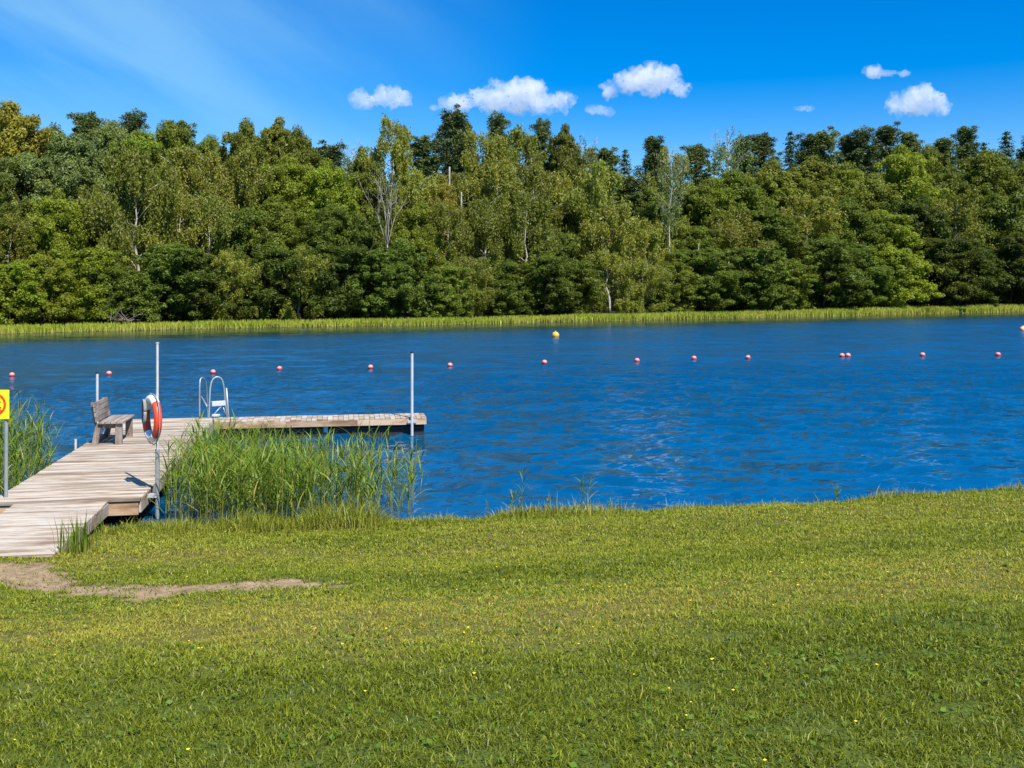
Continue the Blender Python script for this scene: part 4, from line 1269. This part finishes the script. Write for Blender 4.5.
for sq in ([(201.5, 396.5, 23.3), (208, 408, 23.0)], [(212.5, 416, 23.0), (221.5, 406, 23.15)], [(222.5, 405, 23.2), (226.0, 416, 23.2)]):
    q = MB(); q.tube(lpts(sq), .015, 8); q.build('brace', M_galv, lad, smooth=True)
q = MB(); q.box(lpts([(216, 415.3, 23.0)])[0], (.16, .14, .05)); q.build('foot_plate', M_white, lad, bevel=.01)

# bench on the left edge, looking right across the deck
a0, b0 = deck_px(91.6, 445.4)
bench = empty('bench', dz(a0, b0 - .02, ZD), pier.rotation_euler.z)
setp(bench, 'weathered grey wooden slat bench on the pier edge', 'bench')
BL = 1.14      # along the edge
m = MB()
for i in range(4):
    m.box((0.18 + 0.112 * i, BL / 2 - .02, 0.42), (0.100, BL, 0.036), tint=random.uniform(.4, .9))
m.build('seat', M_bench, bench, bevel=.005)
m = MB()
Mr = Matrix.Rotation(R(-9), 3, 'Y')
for i in range(4):
    u = 0.05 + 0.095 * i
    m.box(Vector((0.09, BL / 2 - .02, 0.43)) + Mr @ Vector((0, 0, u)), (0.030, BL, 0.083), Mr, random.uniform(.4, .9))
m.build('backrest', M_bench, bench, bevel=.005)
for yy in (0.08, BL - 0.14):
    m = MB()
    m.hexa([Vector(p) for p in ((-0.01, yy - .045, 0), (0.10, yy - .045, 0), (0.10, yy + .045, 0), (-0.01, yy + .045, 0), (0.07, yy - .045, .40), (0.17, yy - .045, .40), (0.17, yy + .045, .40), (0.07, yy + .045, .40))], .5)
    m.build('leg', M_bench, bench, bevel=.005)
    m = MB(); m.box((0.48, yy, 0.199), (0.12, 0.10, 0.398), tint=.45); m.build('leg', M_bench, bench, bevel=.005)
    m = MB(); m.box((0.295, yy, 0.357), (0.25, 0.06, 0.085), tint=.35); m.build('seat_rail', M_bench, bench, bevel=.004)
    m = MB(); m.box(Vector((0.052, yy, 0.43)) + Mr @ Vector((0, 0, 0.17)), (0.040, 0.07, 0.42), Mr, .4); m.build('back_support', M_bench, bench, bevel=.004)
m = MB(); m.box((0.05, BL / 2 - .03, 0.06), (0.04, BL - .32, 0.08), tint=.3); m.build('stretcher', M_bench, bench)

# ------------------------------------------------------------------ warning sign
Ys = 14.22
S0 = P(4.9, 497, Ys)
sg = empty('warning_sign', (S0.x, S0.y, 0))
setp(sg, 'square yellow prohibition sign with red ring on a grey post', 'sign')
top_c = P(-4.6, 404.3, Ys) - Vector((S0.x, S0.y, 0))
SZ = 29.2 / F * Ys
q = MB(); q.tube([(0, 0.02, -0.4), (0.012, 0.02, top_c.z + SZ * 0.42)], .026, 12); q.build('post', M_galv, sg)
q = MB(); q.tube([(2 * top_c.x, 0.02, -0.4), (2 * top_c.x, 0.02, top_c.z + SZ * 0.42)], .026, 12); q.build('post', M_galv, sg)
q = MB(); q.box(top_c + Vector((0, -0.022, 0)), (SZ, 0.008, SZ)); panel_o = q.build('panel', M_yellow, sg, bevel=.003)
def disc_ring(r0, r1, y, n=48):
    q = MB(); vs_, fs2 = [], []
    for k in range(n):
        a = 2 * math.pi * k / n
        for rr in (r0, r1):
            for yy in (y, y + .002):
                vs_.append(top_c + Vector((rr * math.cos(a), yy, rr * math.sin(a))))
    for k in range(n):
        i, j = k * 4, ((k + 1) % n) * 4
        fs2 += [(i, i + 2, j + 2, j), (i + 1, j + 1, j + 3, i + 3), (i, j, j + 1, i + 1), (i + 2, i + 3, j + 3, j + 2)]
    q._add(vs_, fs2, .5); return q
ro = 11.6 / F * Ys
disc_ring(ro * 0.80, ro, -0.0295).build('red_ring', M_signred, panel_o)
q = MB()
q.box(top_c + Vector((0, -0.0315, 0)), (ro * 1.72, .002, ro * 0.17), Matrix.Rotation(R(45), 3, 'Y')); q.build('red_bar', M_signred, panel_o)
# bathing figure: head and bent arm over two waves
q = MB()
def flat(pts, w, y):
    pts = [top_c + Vector((a * ro, y, b * ro)) for a, b in pts]
    for p0, p1 in zip(pts[:-1], pts[1:]):
        d_ = (p1 - p0); L_ = d_.length
        q.box((p0 + p1) / 2, (L_ + w * ro * .6, .002, w * ro), Matrix.Rotation(-math.atan2(d_.z, d_.x), 3, 'Y'))
flat([(0.02, 0.28), (0.22, 0.40), (0.38, 0.34), (0.48, 0.16)], .12, -.0275)
flat([(-.5, -.12), (-.25, .12), (0.05, .02)], .15, -.0278)
flat([(-.60, -.30), (-.4, -.2), (-.2, -.3), (0, -.2), (.2, -.3), (.4, -.2), (.55, -.3)], .09, -.0272)
for k in range(10):
    a = k / 10 * math.pi
    q.box(top_c + Vector((0.26 * ro, -.027 - .0001 * k, .10 * ro)), (.26 * ro * abs(math.sin(a + .3)) + .02 * ro, .0015, .26 * ro * abs(math.cos(a + .3)) + .02 * ro))
q.build('pictogram', M_ink, panel_o)

# ------------------------------------------------------------------ buoys
def ball(r_, n=14, z0=-1.0, z1=1.0):
    pr = []
    for i in range(n + 1):
        z = z0 + (z1 - z0) * i / n
        pr.append((max(1e-4, math.sqrt(max(0, 1 - z * z))) * r_, z * r_))
    return pr
q = MB(); q.lathe(ball(.112, z1=.35), 20); q.lathe([(0.113, -.010), (0.118, 0), (0.113, .010)], 20); b_red = q.build('ball', M_red, None, smooth=True)
q = MB(); q.lathe(ball(.1125, z0=.33), 20); b_highlight = q.build('cap', M_pink, None, smooth=True)  # upper shell paints the highlight on the ball's top as a paler colour
BU = [(12, 374.5, 'red buoy near the left edge, above the yellow sign'), (109, 373, 'red buoy floating above the bench'), (213, 371.5, 'red buoy floating above the ladder'), (279.5, 368, 'red buoy right of the ladder'),
      (370.5, 366.5, 'red buoy just left of the pole at the pier tip'), (450, 364.5, 'red buoy first to the right of the pier-tip pole'), (544.5, 361.5, 'red buoy nearest below the yellow buoy'),
      (637, 359.8, 'third red buoy to the right of the pier tip'), (694, 357.5, 'red buoy left neighbour of the one before the twin pair'), (748, 356.8, 'red buoy nearest to the left of the twin pair'), (842, 354.8, 'left one of the twin red buoys'),
      (848, 354.6, 'right one of the twin red buoys'), (922.5, 354, 'red buoy next to the right of the twin pair'), (998, 353.8, 'red buoy last on the right end of the line')]
for i, (px, py, lab) in enumerate(BU):
    Y = HC / ((py + 2.2 - HOR) / F)
    e = empty('buoy', ((px - 512) / F * Y, Y, 0.06))
    e.rotation_euler = (random.uniform(-.2, .2), random.uniform(-.2, .2), random.uniform(0, 6))
    k = min(1.25, max(.95, Y / 42)); e.scale = (k, k, k)
    setp(e, lab, 'buoy', 'red buoys of the swimming line')
    for src in (b_red, b_highlight):
        if i == 0: c_ = src
        else: c_ = src.copy(); COL.objects.link(c_)
        c_.parent = e
for px, py, mat, lab in ((555.5, 334, M_buoyyel, 'large yellow buoy near the far reeds'), (1023, 328, M_peach, 'peach coloured buoy cut by the right frame edge')):
    Y = HC / ((py + 3.0 - HOR) / F)
    e = empty('marker_buoy', ((px - 512) / F * Y, Y, 0.12))
    setp(e, lab, 'buoy')
    q = MB(); q.lathe(ball(.26), 22); q.build('ball', mat, e, smooth=True)
    q = MB(); q.lathe([(.05, .25), (.05, .29), (.02, .31), (.001, .31)], 12); q.build('eye', mat, e, smooth=True)

# ------------------------------------------------------------------ driftwood at the far left shore
T = TreeMesh(77)
for k in range(16):
    a = T.r.uniform(-0.3, 3.4)
    st = np.array([T.r.normal(0, .5), T.r.normal(0, .3), 0.1])
    T.branch(st, st + np.array([math.cos(a) * T.r.uniform(.6, 1.7), T.r.normal(0, .3), abs(math.sin(a)) * T.r.uniform(.3, 1.3)]), .045, .012, n=3, sides=5, wob=.12)
p = P(119, 322, 79)
o = T.wood.build('fallen_branches', M_bark, None, loc=(p.x, p.y + 1.5, 0.7))
setp(o, 'bleached fallen branches lying at the foot of the bushes above the bench', 'branches')

# ------------------------------------------------------------------ clouds
def cloud_mat():
    m, nt, out = new_mat('cloud')
    v = N(nt, "ShaderNodeVolumePrincipled")
    v.inputs['Color'].default_value = (0.99, 0.99, 1.0, 1)
    v.inputs['Anisotropy'].default_value = 0.1
    t = N(nt, "ShaderNodeTexCoord")
    n = N(nt, "ShaderNodeTexNoise"); n.inputs['Scale'].default_value = 0.045; n.inputs['Detail'].default_value = 4; n.inputs['Roughness'].default_value = 0.6
    nt.links.new(t.outputs['Object'], n.inputs['Vector'])
    mr = N(nt, "ShaderNodeMapRange"); mr.inputs['From Min'].default_value = 0.34; mr.inputs['From Max'].default_value = 0.64; mr.inputs['To Max'].default_value = 0.042
    nt.links.new(n.outputs[0], mr.inputs[0]); nt.links.new(mr.outputs[0], v.inputs['Density'])
    nt.links.new(v.outputs[0], out.inputs['Volume'])
    return m
M_cloud = cloud_mat()
ctex = bpy.data.textures.new('cloud_lumps', 'CLOUDS'); ctex.noise_scale = 20; ctex.noise_depth = 3
ctex2 = bpy.data.textures.new('cloud_wisps', 'CLOUDS'); ctex2.noise_scale = 7; ctex2.noise_depth = 2
def cloud(px, py, wpx, hpx, lobes, label, D=1500, seed=0):
    """a puff of vapour: lumps on a flattish base"""
    r = np.random.default_rng(seed)
    W, Hh = wpx / F * D, hpx / F * D
    bm = bmesh.new()
    for k in range(lobes):
        u = (k + .5) / lobes * 2 - 1 + r.normal(0, .08)
        hh = Hh * (0.45 + 0.55 * (1 - u * u)) * r.uniform(.7, 1.05)
        rad = hh * .5
        M_ = Matrix.Translation((u * W * 0.42, r.normal(0, W * .08), -Hh / 2 + rad)) @ Matrix.Diagonal((max(rad, W / lobes * .75), rad * 1.2, rad, 1))
        bmesh.ops.create_icosphere(bm, subdivisions=3, radius=1.0, matrix=M_)
    me = bpy.data.meshes.new('cloud'); bm.to_mesh(me); bm.free()
    me.materials.append(M_cloud)
    c = P(px, py, D)
    o = link('cloud', me, loc=c)
    rm = o.modifiers.new('remesh', 'REMESH'); rm.mode = 'VOXEL'; rm.voxel_size = max(1.6, Hh / 30)
    d = o.modifiers.new('lumps', 'DISPLACE'); d.texture = ctex; d.strength = Hh * 0.6; d.mid_level = 0.5; d.texture_coords = 'GLOBAL'
    d2 = o.modifiers.new('wisps', 'DISPLACE'); d2.texture = ctex2; d2.strength = Hh * 0.34; d2.mid_level = 0.5; d2.texture_coords = 'GLOBAL'
    setp(o, label, 'cloud', 'small white clouds in the blue sky')
cloud(382, 95, 66, 24, 5, 'small white cloud above the pale dead tree, left of the largest', seed=1)
cloud(508, 94, 142, 36, 8, 'largest white puffy cloud, right above the tall pines', seed=2)
cloud(436, 106, 14, 8, 2, 'tiny puff at the left end of the largest cloud', seed=3)
cloud(645, 78, 92, 32, 6, 'wide white cloud between the largest cloud and the pale birch', seed=4)
cloud(600, 108, 28, 14, 3, 'small faint cloud just below the wide middle cloud', seed=5)
cloud(883, 70, 48, 15, 4, 'thin flat white cloud over the rightmost big one', seed=6)
cloud(918, 99, 66, 30, 5, 'bright white cloud low over the pines near the right edge', seed=7)
cloud(804, 108, 20, 8, 2, 'faint wisp of cloud over the twin buoys side of the wood', seed=8)
